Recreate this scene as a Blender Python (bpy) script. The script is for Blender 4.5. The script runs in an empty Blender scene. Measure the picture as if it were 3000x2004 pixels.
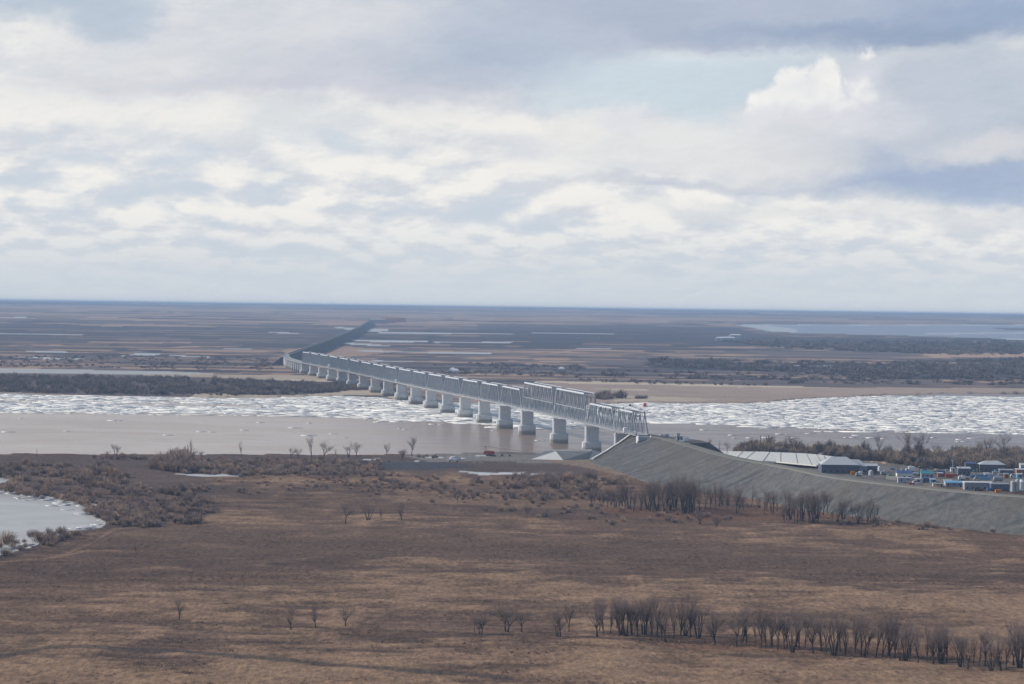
import bpy, bmesh, math, random
import numpy as np
from mathutils import Vector, Matrix

# ------------------------------------------------------------------ camera
F = 8100.0; H = 130.0; RE = 7.43e6          # focal length in photo pixels, eye height, effective earth radius
SC = bpy.context.scene
COL = SC.collection
roll = math.radians(.793); pit = math.atan((1002 - 852.3) / F)
FW = np.array([0, math.cos(pit), -math.sin(pit)]); _r0 = np.array([1., 0, 0]); _u0 = np.array([0, math.sin(pit), math.cos(pit)])
RT = _r0 * math.cos(roll) + _u0 * math.sin(roll); UP = _u0 * math.cos(roll) - _r0 * math.sin(roll)
cam = bpy.data.cameras.new('camera'); camo = bpy.data.objects.new('camera', cam); COL.objects.link(camo)
camo.matrix_world = Matrix(((RT[0], UP[0], -FW[0], 0), (RT[1], UP[1], -FW[1], 0), (RT[2], UP[2], -FW[2], H), (0, 0, 0, 1)))
cam.sensor_width = 36; cam.lens = F / 3000 * 36; cam.clip_start = 1; cam.clip_end = 300000
SC.camera = camo

# ------------------------------------------------------------------ sun, exposure
SUN_EL = math.radians(27); SUN_AZ = math.radians(-80)     # azimuth measured from the view axis (+Y) towards +X
sv = Vector((math.sin(SUN_AZ) * math.cos(SUN_EL), math.cos(SUN_AZ) * math.cos(SUN_EL), math.sin(SUN_EL)))
sl = bpy.data.lights.new('sun', 'SUN'); sl.energy = 3.9; sl.angle = math.radians(.5); sl.color = (1, .95, .87)
so = bpy.data.objects.new('sun', sl); COL.objects.link(so)
so.rotation_euler = sv.to_track_quat('Z', 'Y').to_euler(); so.location = (0, 0, 400)
SC.view_settings.view_transform = 'Standard'; SC.view_settings.look = 'None'
SC.view_settings.exposure = 0; SC.view_settings.gamma = 1
SC.cycles.max_bounces = 4; SC.cycles.diffuse_bounces = 2; SC.cycles.glossy_bounces = 2
SC.cycles.transparent_max_bounces = 8; SC.cycles.volume_bounces = 0
SC.cycles.use_denoising = True
try: SC.cycles.denoiser = 'OPENIMAGEDENOISE'; SC.cycles.denoising_input_passes = 'RGB_ALBEDO_NORMAL'
except Exception: pass

# ------------------------------------------------------------------ node helper
class NT:
    def __init__(s, tree): s.t = tree; tree.nodes.clear()
    def n(s, ty, **k):
        nd = s.t.nodes.new(ty)
        for a, b in k.items(): setattr(nd, a, b)
        return nd
    def put(s, sock, v):
        if v is None: return
        if isinstance(v, bpy.types.NodeSocket): s.t.links.new(v, sock)
        else:
            if isinstance(v, (int, float)) and hasattr(sock.default_value, '__len__'): v = (v,) * len(sock.default_value)
            if hasattr(v, '__len__') and len(v) == 3 and len(sock.default_value) == 4: v = (*v, 1)
            sock.default_value = v
    def m(s, op, a, b=None, c=None, clamp=False):
        nd = s.n('ShaderNodeMath', operation=op, use_clamp=clamp)
        for i, v in enumerate((a, b, c)):
            if v is not None: s.put(nd.inputs[i], v)
        return nd.outputs[0]
    def mix(s, f, a, b):
        nd = s.n('ShaderNodeMix', data_type='RGBA'); s.put(nd.inputs[0], f); s.put(nd.inputs[6], a); s.put(nd.inputs[7], b); return nd.outputs[2]
    def mul(s, a, b):
        nd = s.n('ShaderNodeMix', data_type='RGBA', blend_type='MULTIPLY'); nd.inputs[0].default_value = 1; s.put(nd.inputs[6], a); s.put(nd.inputs[7], b); return nd.outputs[2]
    def ss(s, v, a, b, o0=0., o1=1.):
        nd = s.n('ShaderNodeMapRange', interpolation_type='SMOOTHSTEP'); s.put(nd.inputs[0], v)
        nd.inputs[1].default_value = a; nd.inputs[2].default_value = b; nd.inputs[3].default_value = o0; nd.inputs[4].default_value = o1; return nd.outputs[0]
    def xyz(s, x, y, z=0.):
        nd = s.n('ShaderNodeCombineXYZ'); s.put(nd.inputs[0], x); s.put(nd.inputs[1], y); s.put(nd.inputs[2], z); return nd.outputs[0]
    def noise(s, vec, scale=1., detail=5., rough=.55, dist=0.):
        nd = s.n('ShaderNodeTexNoise'); s.put(nd.inputs['Vector'], vec); s.put(nd.inputs['Scale'], scale); s.put(nd.inputs['Detail'], detail)
        s.put(nd.inputs['Roughness'], rough); s.put(nd.inputs['Distortion'], dist); return nd.outputs[0]

# ------------------------------------------------------------------ sky
world = bpy.data.worlds.new('World'); SC.world = world; world.use_nodes = True
def build_sky():
    N = NT(world.node_tree)
    tc = N.n('ShaderNodeTexCoord'); sp = N.n('ShaderNodeSeparateXYZ'); N.put(sp.inputs[0], tc.outputs['Generated'])
    X, Y, Z = sp.outputs
    u = N.m('MULTIPLY', N.m('ARCTAN2', X, Y), F / 1000)                       # azimuth
    el = N.m('ARCSINE', Z); v = N.m('MULTIPLY', el, F / 1000)                 # elevation
    sky = N.n('ShaderNodeTexSky', sky_type='NISHITA'); sky.sun_disc = False
    sky.sun_elevation = SUN_EL; sky.sun_rotation = SUN_AZ; sky.air_density = 1; sky.dust_density = 1.2
    # warped coordinates for ragged edges
    w1 = N.noise(N.xyz(u, N.m('MULTIPLY', v, 1.6)), 3.2, 6, .6)
    w2 = N.noise(N.xyz(N.m('ADD', u, 7.3), N.m('MULTIPLY', v, 1.6), 3.), 3.2, 6, .6)
    wu = N.m('ADD', u, N.m('MULTIPLY', N.m('SUBTRACT', w1, .5), .42))
    wv = N.m('ADD', v, N.m('MULTIPLY', N.m('SUBTRACT', w2, .5), .20))
    def blob(px, py, rx, ry, soft=.5, rot=0., raw=False):
        a = u if raw else wu; b = v if raw else wv
        du = N.m('SUBTRACT', a, (px - 1500) / 1000); dv = N.m('SUBTRACT', b, (831.5 + .0138 * px - py) / 1000)
        if rot:
            c, s_ = math.cos(rot), math.sin(rot)
            du, dv = N.m('ADD', N.m('MULTIPLY', du, c), N.m('MULTIPLY', dv, s_)), N.m('SUBTRACT', N.m('MULTIPLY', dv, c), N.m('MULTIPLY', du, s_))
        d = N.m('SQRT', N.m('ADD', N.m('POWER', N.m('DIVIDE', du, rx / 1000), 2.), N.m('POWER', N.m('DIVIDE', dv, ry / 1000), 2.)))
        return N.ss(d, 1 + soft, 1 - soft)
    # general broken cloud, flattening towards the horizon
    wu2 = N.m('ADD', u, N.m('MULTIPLY', N.m('SUBTRACT', w1, .5), .06)); wv2 = N.m('ADD', v, N.m('MULTIPLY', N.m('SUBTRACT', w2, .5), .04))
    def puff(sx, sy, seed, du=0., dv=0.):
        return N.noise(N.xyz(N.m('MULTIPLY', N.m('ADD', wu2, du), sx), N.m('MULTIPLY', N.m('ADD', wv2, dv), sy), seed), 1., 7, .50)
    def band_(f0, f1, f2):
        a = N.m('ADD', N.m('MULTIPLY', f0, N.ss(v, .26, .48)), N.m('MULTIPLY', f1, N.m('SUBTRACT', 1., N.ss(v, .26, .48))))
        k = N.ss(v, .10, .26)
        return N.m('ADD', N.m('MULTIPLY', a, k), N.m('MULTIPLY', f2, N.m('SUBTRACT', 1., k)))
    n1 = band_(puff(3.2, 7.0, 1.7), puff(5.4, 12.5, 4.7), puff(8.5, 25, 8.7))
    n1b = band_(puff(3.4, 7.6, 1.7, -.022, .026), puff(5.6, 14.5, 4.7, -.015, .013), puff(8.5, 31, 8.7, -.010, .007))
    n2 = N.noise(N.xyz(N.m('MULTIPLY', u, 1.3), N.m('MULTIPLY', v, 4.), 5.1), 1.6, 4, .5)
    lit = N.m('MULTIPLY', N.m('SUBTRACT', n1, n1b), 3.0)                        # brighter tops, greyer bases
    cover = N.ss(N.m('ADD', n1, N.m('MULTIPLY', N.m('SUBTRACT', n2, .5), .45)), .25, .56)
    K = 10.
    def c(r, g, b): return tuple(K * ((x / 255 + .055) / 1.055) ** 2.4 for x in (r, g, b))
    white = c(242, 240, 236); grey = c(212, 216, 223); blue = c(203, 214, 227)
    veil = N.mix(.92, sky.outputs[0], blue)
    fb = N.noise(N.xyz(N.m('MULTIPLY', wu2, 9), N.m('MULTIPLY', wv2, 19), 2.2), 1., 5, .52)
    fb2 = N.noise(N.xyz(N.m('MULTIPLY', N.m('SUBTRACT', wu2, .008), 9), N.m('MULTIPLY', N.m('ADD', wv2, .008), 19), 2.2), 1., 5, .52)
    lit = N.m('ADD', lit, N.m('MULTIPLY', N.m('SUBTRACT', fb, fb2), 1.3))
    cl = N.mix(N.m('ADD', N.m('MULTIPLY', lit, 1.5), .62, clamp=True), grey, white)
    col = N.mix(cover, veil, cl)
    # near the horizon everything melts into pale grey blue
    col = N.mix(N.m('MULTIPLY', N.ss(v, .26, .0), .9), col, c(204, 212, 220))
    # large shapes
    tex = N.m('SUBTRACT', n2, .5)
    dk = N.m('ADD', 1., N.m('ADD', N.m('MULTIPLY', N.m('SUBTRACT', fb, fb2), .16), N.m('MULTIPLY', N.m('SUBTRACT', n1, .5), .12)))
    def lay(col, mask, rgb, amt=1.):
        return N.mix(N.m('MULTIPLY', mask, amt), col, N.mul(c(*rgb) + (1,), N.xyz(dk, dk, dk)))
    col = lay(col, blob(1000, 150, 800, 170, .5), (211, 214, 221), .85)
    col = lay(col, blob(250, 250, 420, 110, .7), (226, 227, 229), .6)
    col = lay(col, blob(820, 262, 620, 34, .8), (202, 205, 216), .7)
    col = lay(col, blob(1150, 205, 420, 60, .7), (198, 203, 215), .6)
    col = lay(col, blob(1490, 165, 300, 85, .7), (172, 186, 206), .85)
    col = lay(col, blob(1620, 50, 420, 110, .7), (184, 194, 211), .8)
    col = lay(col, blob(1560, 225, 260, 30, .7), (188, 197, 212), .6)
    col = lay(col, blob(150, 0, 300, 62, .6), (184, 197, 212), .9)
    col = lay(col, blob(330, 55, 110, 45, .7), (184, 197, 213), .75)
    col = lay(col, blob(2030, 250, 420, 100, .5), (203, 216, 226), .95)        # the blue gap
    col = lay(col, blob(620, 350, 620, 45, .9), (236, 235, 232), .55)
    col = lay(col, blob(1960, 285, 330, 60, .6), (203, 217, 225), .6)
    col = lay(col, blob(2780, 340, 520, 230, .5), (186, 196, 210), .9)       # grey mass on the right
    col = lay(col, blob(2500, 440, 300, 110, .6), (196, 203, 214), .6)
    col = lay(col, blob(2400, 45, 900, 80, .35), (176, 187, 206), .95)         # dark bank across the top
    col = lay(col, blob(2580, 105, 480, 38, .7), (151, 168, 194), .85)
    col = lay(col, blob(2950, 40, 300, 60, .7), (146, 166, 197), .7)
    col = lay(col, blob(2200, 125, 260, 26, .7), (170, 182, 204), .65)
    col = lay(col, blob(2780, 525, 420, 42, .6), (161, 178, 205), .85)
    col = lay(col, blob(2590, 470, 70, 60, .7), (168, 182, 207), .6)
    col = lay(col, blob(2930, 570, 300, 34, .7), (166, 184, 209), .7)
    col = lay(col, blob(1960, 540, 320, 17, .8), (192, 199, 213), .75)
    col = lay(col, blob(1450, 420, 150, 36, .8), (200, 206, 217), .6)
    col = lay(col, blob(2400, 350, 200, 60, .8), (226, 225, 230), .7)
    col = lay(col, blob(2520, 250, 90, 60, .8), (222, 223, 230), .6)
    col = lay(col, blob(1960, 420, 380, 80, .6), (223, 224, 226), .75)         # pale heaps under the gap
    col = lay(col, blob(2150, 470, 300, 60, .7), (226, 226, 227), .6)
    col = lay(col, blob(1680, 390, 110, 60, .6), (234, 233, 230), .75)
    col = lay(col, blob(1660, 480, 190, 60, .7), (232, 232, 231), .6)
    col = lay(col, blob(2870, 440, 170, 38, .6), (217, 217, 221), .75)
    col = lay(col, blob(2400, 625, 560, 26, .8), (224, 225, 226), .75)
    # the sunlit cumulus: small scale billows, hard upper left edge
    b1 = N.noise(N.xyz(u, v, 9.), 11, 5, .55); b2 = N.noise(N.xyz(u, v, 12.), 11, 5, .55)
    wu = N.m('ADD', u, N.m('MULTIPLY', N.m('SUBTRACT', b1, .5), .13)); wv = N.m('ADD', v, N.m('MULTIPLY', N.m('SUBTRACT', b2, .5), .13))
    cm = None
    for px, py, rx, ry, sft, rt_ in ((2180, 378, 40, 20, .3, .9), (2398, 205, 36, 42, .12, 0), (2365, 240, 60, 44, .12, .5), (2300, 262, 70, 46, .10, .5), (2250, 300, 62, 48, .14, .6), (2200, 348, 44, 34, .16, .8), (2172, 385, 24, 16, .3, .8),
                                (2350, 290, 90, 46, .35, .2), (2425, 250, 34, 60, .22, 0), (2505, 270, 32, 26, .5, 0), (2455, 308, 40, 26, .6, 0), (1832, 335, 42, 26, .3, .2), (1800, 355, 60, 30, .6, 0), (2520, 168, 24, 9, .8, .2)):
        b = blob(px, py, rx, ry, min(.9, sft * 1.6 + .1), rt_); cm = b if cm is None else N.m('MAXIMUM', cm, b)
    shade = N.m('ADD', N.m('MULTIPLY', N.m('SUBTRACT', b1, b2), 1.5), .70, clamp=True)
    cum = N.mix(shade, c(228, 229, 232), c(245, 244, 240))
    low = N.m('MULTIPLY', N.ss(N.m('ADD', v, N.m('MULTIPLY', N.m('SUBTRACT', b1, .5), .08)), .515, .575), 1.)      # grey base
    cum = N.mix(low, c(222, 224, 230), cum)
    col = N.mix(N.m('MULTIPLY', cm, .94), col, cum)
    # overhead, out of view: broken sky, clouds dimmed to hold ambient light down
    over = N.mix(N.m('MULTIPLY', N.ss(N.noise(tc.outputs['Generated'], 3.5, 6, .6), .45, .65), .6), sky.outputs[0], c(150, 160, 180))
    col = N.mix(N.ss(el, .12, .22), col, over)
    bg = N.n('ShaderNodeBackground'); N.put(bg.inputs[0], col); bg.inputs[1].default_value = 1. / K
    out = N.n('ShaderNodeOutputWorld'); N.put(out.inputs[0], bg.outputs[0])
build_sky()
world.cycles.sampling_method = 'MANUAL'; world.cycles.sample_map_resolution = 512

# ------------------------------------------------------------------ geometry of the place
def P(px, py, z=0.):
    """the ground point (height z above the water) a photo pixel looks at"""
    d = FW + (px - 1500) / F * RT + (1002 - py) / F * UP
    t = 3000.
    for i in range(60):
        x, y = d[0] * t, d[1] * t
        tn = (z - (x * x + y * y) / 2 / RE - H) / d[2]
        t = .5 * t + .5 * tn if tn > 0 else t
    return (float(d[0] * t), float(d[1] * t), float(z - (d[0] ** 2 + d[1] ** 2) * t * t / 2 / RE))
def Q(x, y, z):
    g = z - (x * x + y * y) / 2 / RE - H
    c = y * FW[1] + g * FW[2]
    return 1500 + F * (x * RT[0] + y * RT[1] + g * RT[2]) / c, 1002 - F * (x * UP[0] + y * UP[1] + g * UP[2]) / c
def drop(x, y): return -(x * x + y * y) / 2 / RE

def _hash(ix, iy, seed):
    h = (ix.astype(np.int64) * 374761393 + iy.astype(np.int64) * 668265263 + seed * 974634777) & 0xffffffff
    h = ((h ^ (h >> 13)) * 1274126177) & 0xffffffff
    return ((h ^ (h >> 16)) & 0xffff) / 65535.
def vnoise(x, y, seed=0):
    x = np.asarray(x, float); y = np.asarray(y, float)
    ix = np.floor(x); iy = np.floor(y); fx = x - ix; fy = y - iy
    fx = fx * fx * (3 - 2 * fx); fy = fy * fy * (3 - 2 * fy)
    a = _hash(ix, iy, seed); b = _hash(ix + 1, iy, seed); c = _hash(ix, iy + 1, seed); d = _hash(ix + 1, iy + 1, seed)
    return a + (b - a) * fx + (c - a) * fy + (a - b - c + d) * fx * fy
def fbm(x, y, o=4, seed=0):
    r = 0; a = .5; s = 0
    for i in range(o):
        r = r + a * vnoise(x * 2 ** i + 17 * i, y * 2 ** i - 31 * i, seed + i); s += a; a *= .55
    return r / s
def sst(x, a, b):
    t = np.clip((x - a) / (b - a), 0, 1); return t * t * (3 - 2 * t)
def pip(px, py, poly):
    ins = np.zeros(np.shape(px), bool); n = len(poly)
    for i in range(n):
        x1, y1 = poly[i]; x2, y2 = poly[(i + 1) % n]
        if y1 == y2: continue
        c = ((y1 > py) != (y2 > py)) & (px < (x2 - x1) * (py - y1) / (y2 - y1) + x1)
        ins ^= c
    return ins
def band(px, pts):
    p = np.array(pts, float); return np.interp(px, p[:, 0], p[:, 1])

NEAR_SHORE = [(-600, 1336), (0, 1336), (700, 1338), (1000, 1338), (1250, 1336), (1500, 1331), (1700, 1336), (1860, 1345), (2100, 1352), (2300, 1352), (2600, 1346), (3000, 1340), (3600, 1334)]
FAR_SHORE = [(-600, 1138), (0, 1150), (300, 1159), (600, 1165), (830, 1163), (1000, 1160), (1130, 1166), (1200, 1174), (1500, 1186), (1750, 1186), (1890, 1180), (2050, 1183), (2200, 1182), (2400, 1166), (2700, 1155), (3000, 1150), (3600, 1150)]
INLET = [(-500, 1420), (0, 1447), (60, 1455), (150, 1473), (230, 1495), (285, 1535), (262, 1552), (185, 1557), (140, 1575), (60, 1605), (0, 1617), (-500, 1720)]
INLET2 = [(-400, 1396), (0, 1401), (38, 1405), (28, 1418), (0, 1424), (-400, 1424)]

# ------------------------------------------------------------------ ground
def mesh_grid(name, V, nr, nc, attrs=None, mat=None):
    i = np.arange(nr - 1)[:, None] * nc + np.arange(nc - 1)[None, :]
    f = np.stack([i, i + 1, i + nc + 1, i + nc], -1).reshape(-1, 4)
    me = bpy.data.meshes.new(name); me.vertices.add(len(V)); me.vertices.foreach_set('co', np.asarray(V, np.float32).ravel())
    me.loops.add(len(f) * 4); me.loops.foreach_set('vertex_index', f.ravel().astype(np.int32))
    me.polygons.add(len(f)); me.polygons.foreach_set('loop_start', np.arange(0, len(f) * 4, 4, dtype=np.int32))
    me.update(calc_edges=True)
    me.polygons.foreach_set('use_smooth', np.ones(len(f), bool))
    for k, a in (attrs or {}).items():
        at = me.color_attributes.new(k, 'FLOAT_COLOR', 'POINT'); at.data.foreach_set('color', np.asarray(a, np.float32).ravel())
    o = bpy.data.objects.new(name, me); COL.objects.link(o)
    if mat: me.materials.append(mat)
    return o

def ground_paint(x, y):
    px, py = Q(x, y, 0.)
    hz = 879.5 + .01383 * px; t = py - hz                      # photo rows below the visible horizon
    L = np.log(y)
    # ragged sampling position
    jy = (fbm(x / 260., L * 60, 4, 3) - .5)
    py2 = py + jy * np.clip(t * .05, 1.5, 14); px2 = px + (fbm(x / 150., L * 50, 3, 9) - .5) * np.clip(t * .3, 20, 90)
    wf = np.clip(y / 3000., .5, 9)
    s1 = fbm(x / (300 * wf), L * 62, 5, 11)                      # long streaks
    s2 = fbm(x / (110 * wf), L * 120, 4, 21)
    s3 = fbm(x / (700 * wf), L * 24, 4, 31)
    S = lambda c: np.array(c, float)
    dark = S((.060, .056, .066)); brush = S((.135, .110, .105)); tan = S((.36, .245, .175)); sand = S((.52, .43, .33)); ice = S((.66, .67, .68))
    n = x.shape; c = np.ones(n + (3,)); wet = np.zeros(n)
    def mixc(c, col, m):
        return c * (1 - m[..., None]) + np.asarray(col) * m[..., None]
    # --- far plain: forest share by row
    fs = np.interp(t, [0, 9, 14, 22, 36, 52, 62, 120, 160, 200, 240, 300], [.66, .62, .30, .38, .42, .45, .75, .8, .70, .62, .55, .5])
    right = sst(px2, 1500, 2100)
    fs = fs + right * np.interp(t, [0, 30, 60, 90, 110, 140, 175, 200, 215], [0, 0, .25, .35, .05, .1, .3, .1, .0])
    s4 = fbm(x / (160 * wf), L * 260, 3, 27)                     # hair thin streaks
    fine = (s4 - .5) * 1.0
    c = mixc(np.broadcast_to(tan * 1.2, n + (3,)) * (.55 + .9 * s2)[..., None], brush * 1.25, sst(1 - s2 * .5 - s1 * .5 + fine * .5, .60 - fs * .22, .64 - fs * .22))
    c = mixc(c, dark * 1.1, sst(1 - s1 * .45 - s3 * .55 + (s2 - .5) * .9 + fine * .4, .68 - fs * .24, .72 - fs * .24))
    c = mixc(c, np.array((.42, .30, .24)), sst(s3 * .4 + s2 * .6 + fine * .35, .53, .57) * np.interp(t, [0, 12, 18, 45, 62], [0, .1, .95, .75, 0]))
    c = c * (.82 + .36 * s4)[..., None]
        # bright dry streaks
    c = mixc(c, tan * 1.15, sst(s2 * .5 + s1 * .5, .60, .70) * np.interp(t, [0, 12, 30, 60, 200, 260], [0, 1, 1, .6, .55, .4]))
    def region(poly, col, jit=1., soft=None, wetv=None, amt=1.):
        nonlocal c, wet
        m = pip(px + (px2 - px) * jit, py + (py2 - py) * jit, poly).astype(float) * amt
        c = mixc(c, col, m)
        if wetv is not None: wet = wet * (1 - m) + wetv * m
        return m
    # dark wooded belts on the right, and lighter scrub nearer
    region([(1900, 1052), (2300, 1060), (2600, 1063), (3100, 1040), (3700, 1040), (3700, 1112), (2600, 1112), (2450, 1100), (2200, 1088), (1900, 1075)], dark, 1, amt=.8)
    region([(2700, 1008), (3700, 1000), (3700, 1038), (2900, 1046), (2600, 1030)], dark, 1, amt=.7)
    region([(1400, 948), (2150, 958), (2250, 985), (2900, 1005), (3700, 1000), (3700, 1030), (2600, 1020), (2000, 1010), (1400, 1000)], dark * 1.1, 1, amt=.75)
    region([(2700, 1036), (3700, 1030), (3700, 1042), (2730, 1048)], tan * 1.3, .6)
    region([(2100, 1058), (3100, 1066), (3100, 1070), (2100, 1062)], tan, .7)
    region([(1450, 932), (1900, 942), (1900, 948), (1450, 940)], tan, .5, amt=.7)
    # blue-brown scrub belts on the left
    region([(-600, 955), (300, 948), (900, 950), (1060, 970), (1000, 990), (850, 1020), (400, 1010), (-600, 1015)], dark * 1.5, 1.2, amt=.55)
    region([(150, 1040), (700, 1045), (840, 1055), (850, 1070), (600, 1078), (150, 1060)], dark * 1.3, 1.2, amt=.5)
    # dry bright strips
    for q in ([(190, 951), (440, 949), (640, 957), (630, 960), (300, 957)], [(260, 1002), (560, 1004), (560, 1008), (260, 1006)], [(820, 1026), (1000, 1015), (1180, 1030), (1000, 1048), (860, 1046)]):
        region(q, tan * 1.2, .6, amt=.8)
    # standing water and ice in the marsh
    W = (.46, .45, .44)
    for q in ([(75, 1030), (190, 1031), (200, 1035), (120, 1035)], [(35, 1047), (150, 1049), (265, 1053), (200, 1056), (100, 1052)], [(395, 1035), (470, 1038), (465, 1042), (430, 1043), (350, 1041), (370, 1047), (350, 1045), (390, 1040)],
              [(490, 1041), (620, 1047), (610, 1049), (500, 1044)], [(655, 1021), (740, 1023), (735, 1025), (660, 1024)], [(-600, 926), (80, 929), (80, 932), (-600, 929)], [(770, 972), (880, 976), (870, 979), (800, 976)],
              [(1020, 995), (1170, 998), (1255, 1000), (1250, 1004), (1120, 1004), (1040, 1000)], [(1005, 1004), (1100, 1010), (1150, 1015), (1090, 1014), (1000, 1009)], [(1270, 1002), (1500, 1003), (1500, 1006), (1275, 1005)],
              [(1040, 1027), (1180, 1031), (1440, 1035), (1440, 1039), (1180, 1034), (1060, 1031)], [(1090, 1057), (1210, 1060), (1210, 1063), (1100, 1060)], [(1110, 974), (1500, 979), (1500, 981), (1110, 977)], [(2200, 1070), (2380, 1072), (2450, 1074), (2430, 1076), (2280, 1074)],
              [(-600, 970), (240, 980), (240, 983), (-600, 975)], [(1560, 975), (1800, 979), (1800, 981), (1560, 978)], [(1680, 1020), (1800, 1022), (1790, 1024), (1690, 1023)], [(970, 958), (1140, 965), (1140, 972), (1050, 972)]):
        region(q, W, .12, wetv=.9)
    # the lake
    region([(2153, 952), (2400, 951.5), (3700, 952), (3700, 1004), (3000, 998), (2900, 992), (2600, 983), (2330, 976), (2250, 972), (2200, 961)], (.30, .34, .40), .15, wetv=.5)
    region([(2153, 953), (2250, 954), (2340, 966), (2330, 974), (2260, 971), (2200, 960)], (.55, .56, .56), .2, wetv=.5)
    region([(2160, 951.5), (3700, 952), (3700, 956), (2160, 954)], (.55, .55, .53), .05, wetv=.5)
    region([(2690, 977), (2900, 974), (3700, 974), (3700, 979), (2900, 979), (2730, 981)], (.5, .52, .52), .3, wetv=.6)
    region([(2930, 992), (3700, 992), (3700, 998), (2950, 996)], (.5, .52, .52), .3, wetv=.6)
    region([(2900, 961), (3700, 961), (3700, 966), (2950, 968)], dark * 1.5, .5)
    # far bank: pale channel, sand spit, sandbank
    region([(-600, 1092), (0, 1099), (500, 1106), (760, 1112), (930, 1122), (1130, 1135), (1180, 1165), (1100, 1168), (-600, 1170)], brush * .95, .6)
    region([(420, 1094), (850, 1101), (1060, 1112), (1060, 1121), (930, 1119), (700, 1112), (420, 1102)], sand * .85, .5)
    region([(-600, 1070), (0, 1080), (330, 1087), (560, 1093), (640, 1098), (400, 1099), (0, 1093), (-600, 1085)], (.46, .45, .43), .12, wetv=.6)
    region([(840, 1113), (1040, 1117), (1040, 1121), (860, 1117)], sand * 1.1, .2)
    region([(560, 1155), (860, 1160), (1000, 1150), (1030, 1143), (1080, 1143), (1180, 1152), (1230, 1165), (1300, 1176), (1100, 1176), (900, 1168), (560, 1170)], sand * (.8 + .35 * s2)[..., None], .4)
    region([(1000, 1159), (1130, 1160), (1150, 1166), (1000, 1165)], brush * 1.1, .5)
    region([(1180, 1125), (1560, 1128), (1640, 1122), (2000, 1128), (2240, 1140), (2500, 1144), (3000, 1146), (3700, 1146), (3700, 1162), (2500, 1180), (1900, 1196), (1500, 1194), (1200, 1178)], S((.37, .285, .235)) * (.9 + .2 * s2)[..., None], .3, wetv=.12)
    region([(1560, 1119), (1750, 1119), (2000, 1124), (2200, 1131), (2450, 1136), (2450, 1140), (2200, 1137), (1950, 1130), (1600, 1123)], sand * 1.15, .25)
    region([(1740, 1140), (1900, 1143), (1900, 1146), (1740, 1143)], sand, .2)
    region([(1770, 1163), (1840, 1160), (1960, 1165), (2100, 1172), (2000, 1179), (1800, 1180)], sand * .95, .3)
    region([(2150, 1136), (3700, 1141), (3700, 1151), (2700, 1153), (2300, 1160)], S((.40, .31, .25)), .3)
    region([(1640, 1112), (3700, 1132), (3700, 1141), (2450, 1135), (1950, 1124)], brush * 1.15, .6, amt=.7)

    # --- near bank
    near = py > band(px, NEAR_SHORE) - 2
    wf = y / 1000.
    a1 = fbm(x / 38., y / 62., 5, 41); a2 = fbm(x / 13., y / 11., 4, 51); a3 = fbm(x / 260., y / 80., 4, 61); a4 = fbm(x / 40, y / 5., 3, 71)
    nt = S((.188, .120, .081)); nd = S((.108, .071, .056)); nl = S((.262, .170, .110)); red = S((.165, .085, .055))
    lt = np.interp(py, [1340, 1360, 1440, 1500, 1560, 1640, 1700, 1760, 1850, 1900, 1960, 2010], [.25, .2, .40, .45, .22, .30, .45, .62, .52, .85, .88, .80])
    lt = lt + .25 * sst(px2, 2200, 2900) * sst(py, 1600, 1720) * (1 - sst(py, 1800, 1900))
    m1 = sst(a1 * .48 + a3 * .40 + a4 * .12 + (a2 - .5) * .38, .60 - lt * .26, .82 - lt * .26)
    g = mixc(mixc(np.broadcast_to(nd, n + (3,)), nt, sst(a3 * .5 + a4 * .5, .36, .6) * (.45 + .55 * np.clip(lt * 1.3, 0, 1))), nl, m1)
    g = g * (.72 + .56 * a2)[..., None]
    def nreg(poly, col, jit=1., amt=1., wetv=None):
        nonlocal g, wet
        m = pip(px + (px2 - px) * jit * .6, py + jy * 22 * jit, poly).astype(float) * amt
        g = mixc(g, col, m)
        if wetv is not None: wet = np.where(near, wet * (1 - m) + wetv * m, wet)
    ash = S((.085, .064, .060))
    nreg([(-600, 1345), (1750, 1345), (1750, 1395), (1450, 1400), (900, 1392), (600, 1400), (-600, 1400)], ash * 1.25, .8, .75)
    nreg([(250, 1500), (600, 1540), (420, 1552), (250, 1575), (60, 1640), (-600, 1760), (-600, 1620), (200, 1560), (300, 1545), (200, 1490), (250, 1480)], ash * .9, .5, .85)
    nreg([(-600, 1385), (600, 1400), (640, 1460), (600, 1545), (300, 1545), (120, 1462), (-600, 1440)], ash * 1.15, .8, .7)
    nreg([(270, 1560), (700, 1545), (1500, 1570), (2250, 1610), (2900, 1660), (2900, 1700), (1300, 1650), (270, 1630)], S((.125, .083, .062)), .9, .6)
    nreg([(1750, 1495), (2450, 1500), (2560, 1525), (2300, 1540), (1900, 1532), (1750, 1510)], red * 1.1, .5, .6)
    nreg([(2180, 1455), (2560, 1475), (2800, 1525), (2500, 1515), (2200, 1490)], nl * 1.2, .6, .6)
    nreg([(1900, 1885), (2400, 1890), (3600, 1960), (3600, 1985), (2300, 1925), (1900, 1910)], red, .4, .6)
    nreg([(1120, 1440), (1700, 1465), (1900, 1490), (1700, 1505), (1200, 1480)], nl, .8, .5)
    # tracks, ruts and wet spots
    def path(pts, w, col, amt=1.):
        nonlocal g
        p = np.array(pts, float); yy = np.interp(px, p[:, 0], p[:, 1], left=-9e3, right=9e9)
        m = 1 - sst(np.abs(py - yy + (jy * 6)), w * .5, w); g = mixc(g, col, m * amt)
    path([(-100, 1668), (110, 1650), (200, 1638), (262, 1626)], 4, nl * 1.1, .55)
    path([(180, 1640), (262, 1608), (330, 1565), (460, 1545), (600, 1530)], 4, nl * 1.05, .5)
    path([(262, 1634), (272, 1605), (300, 1590), (350, 1568), (480, 1550)], 3, ash, .8)
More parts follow.
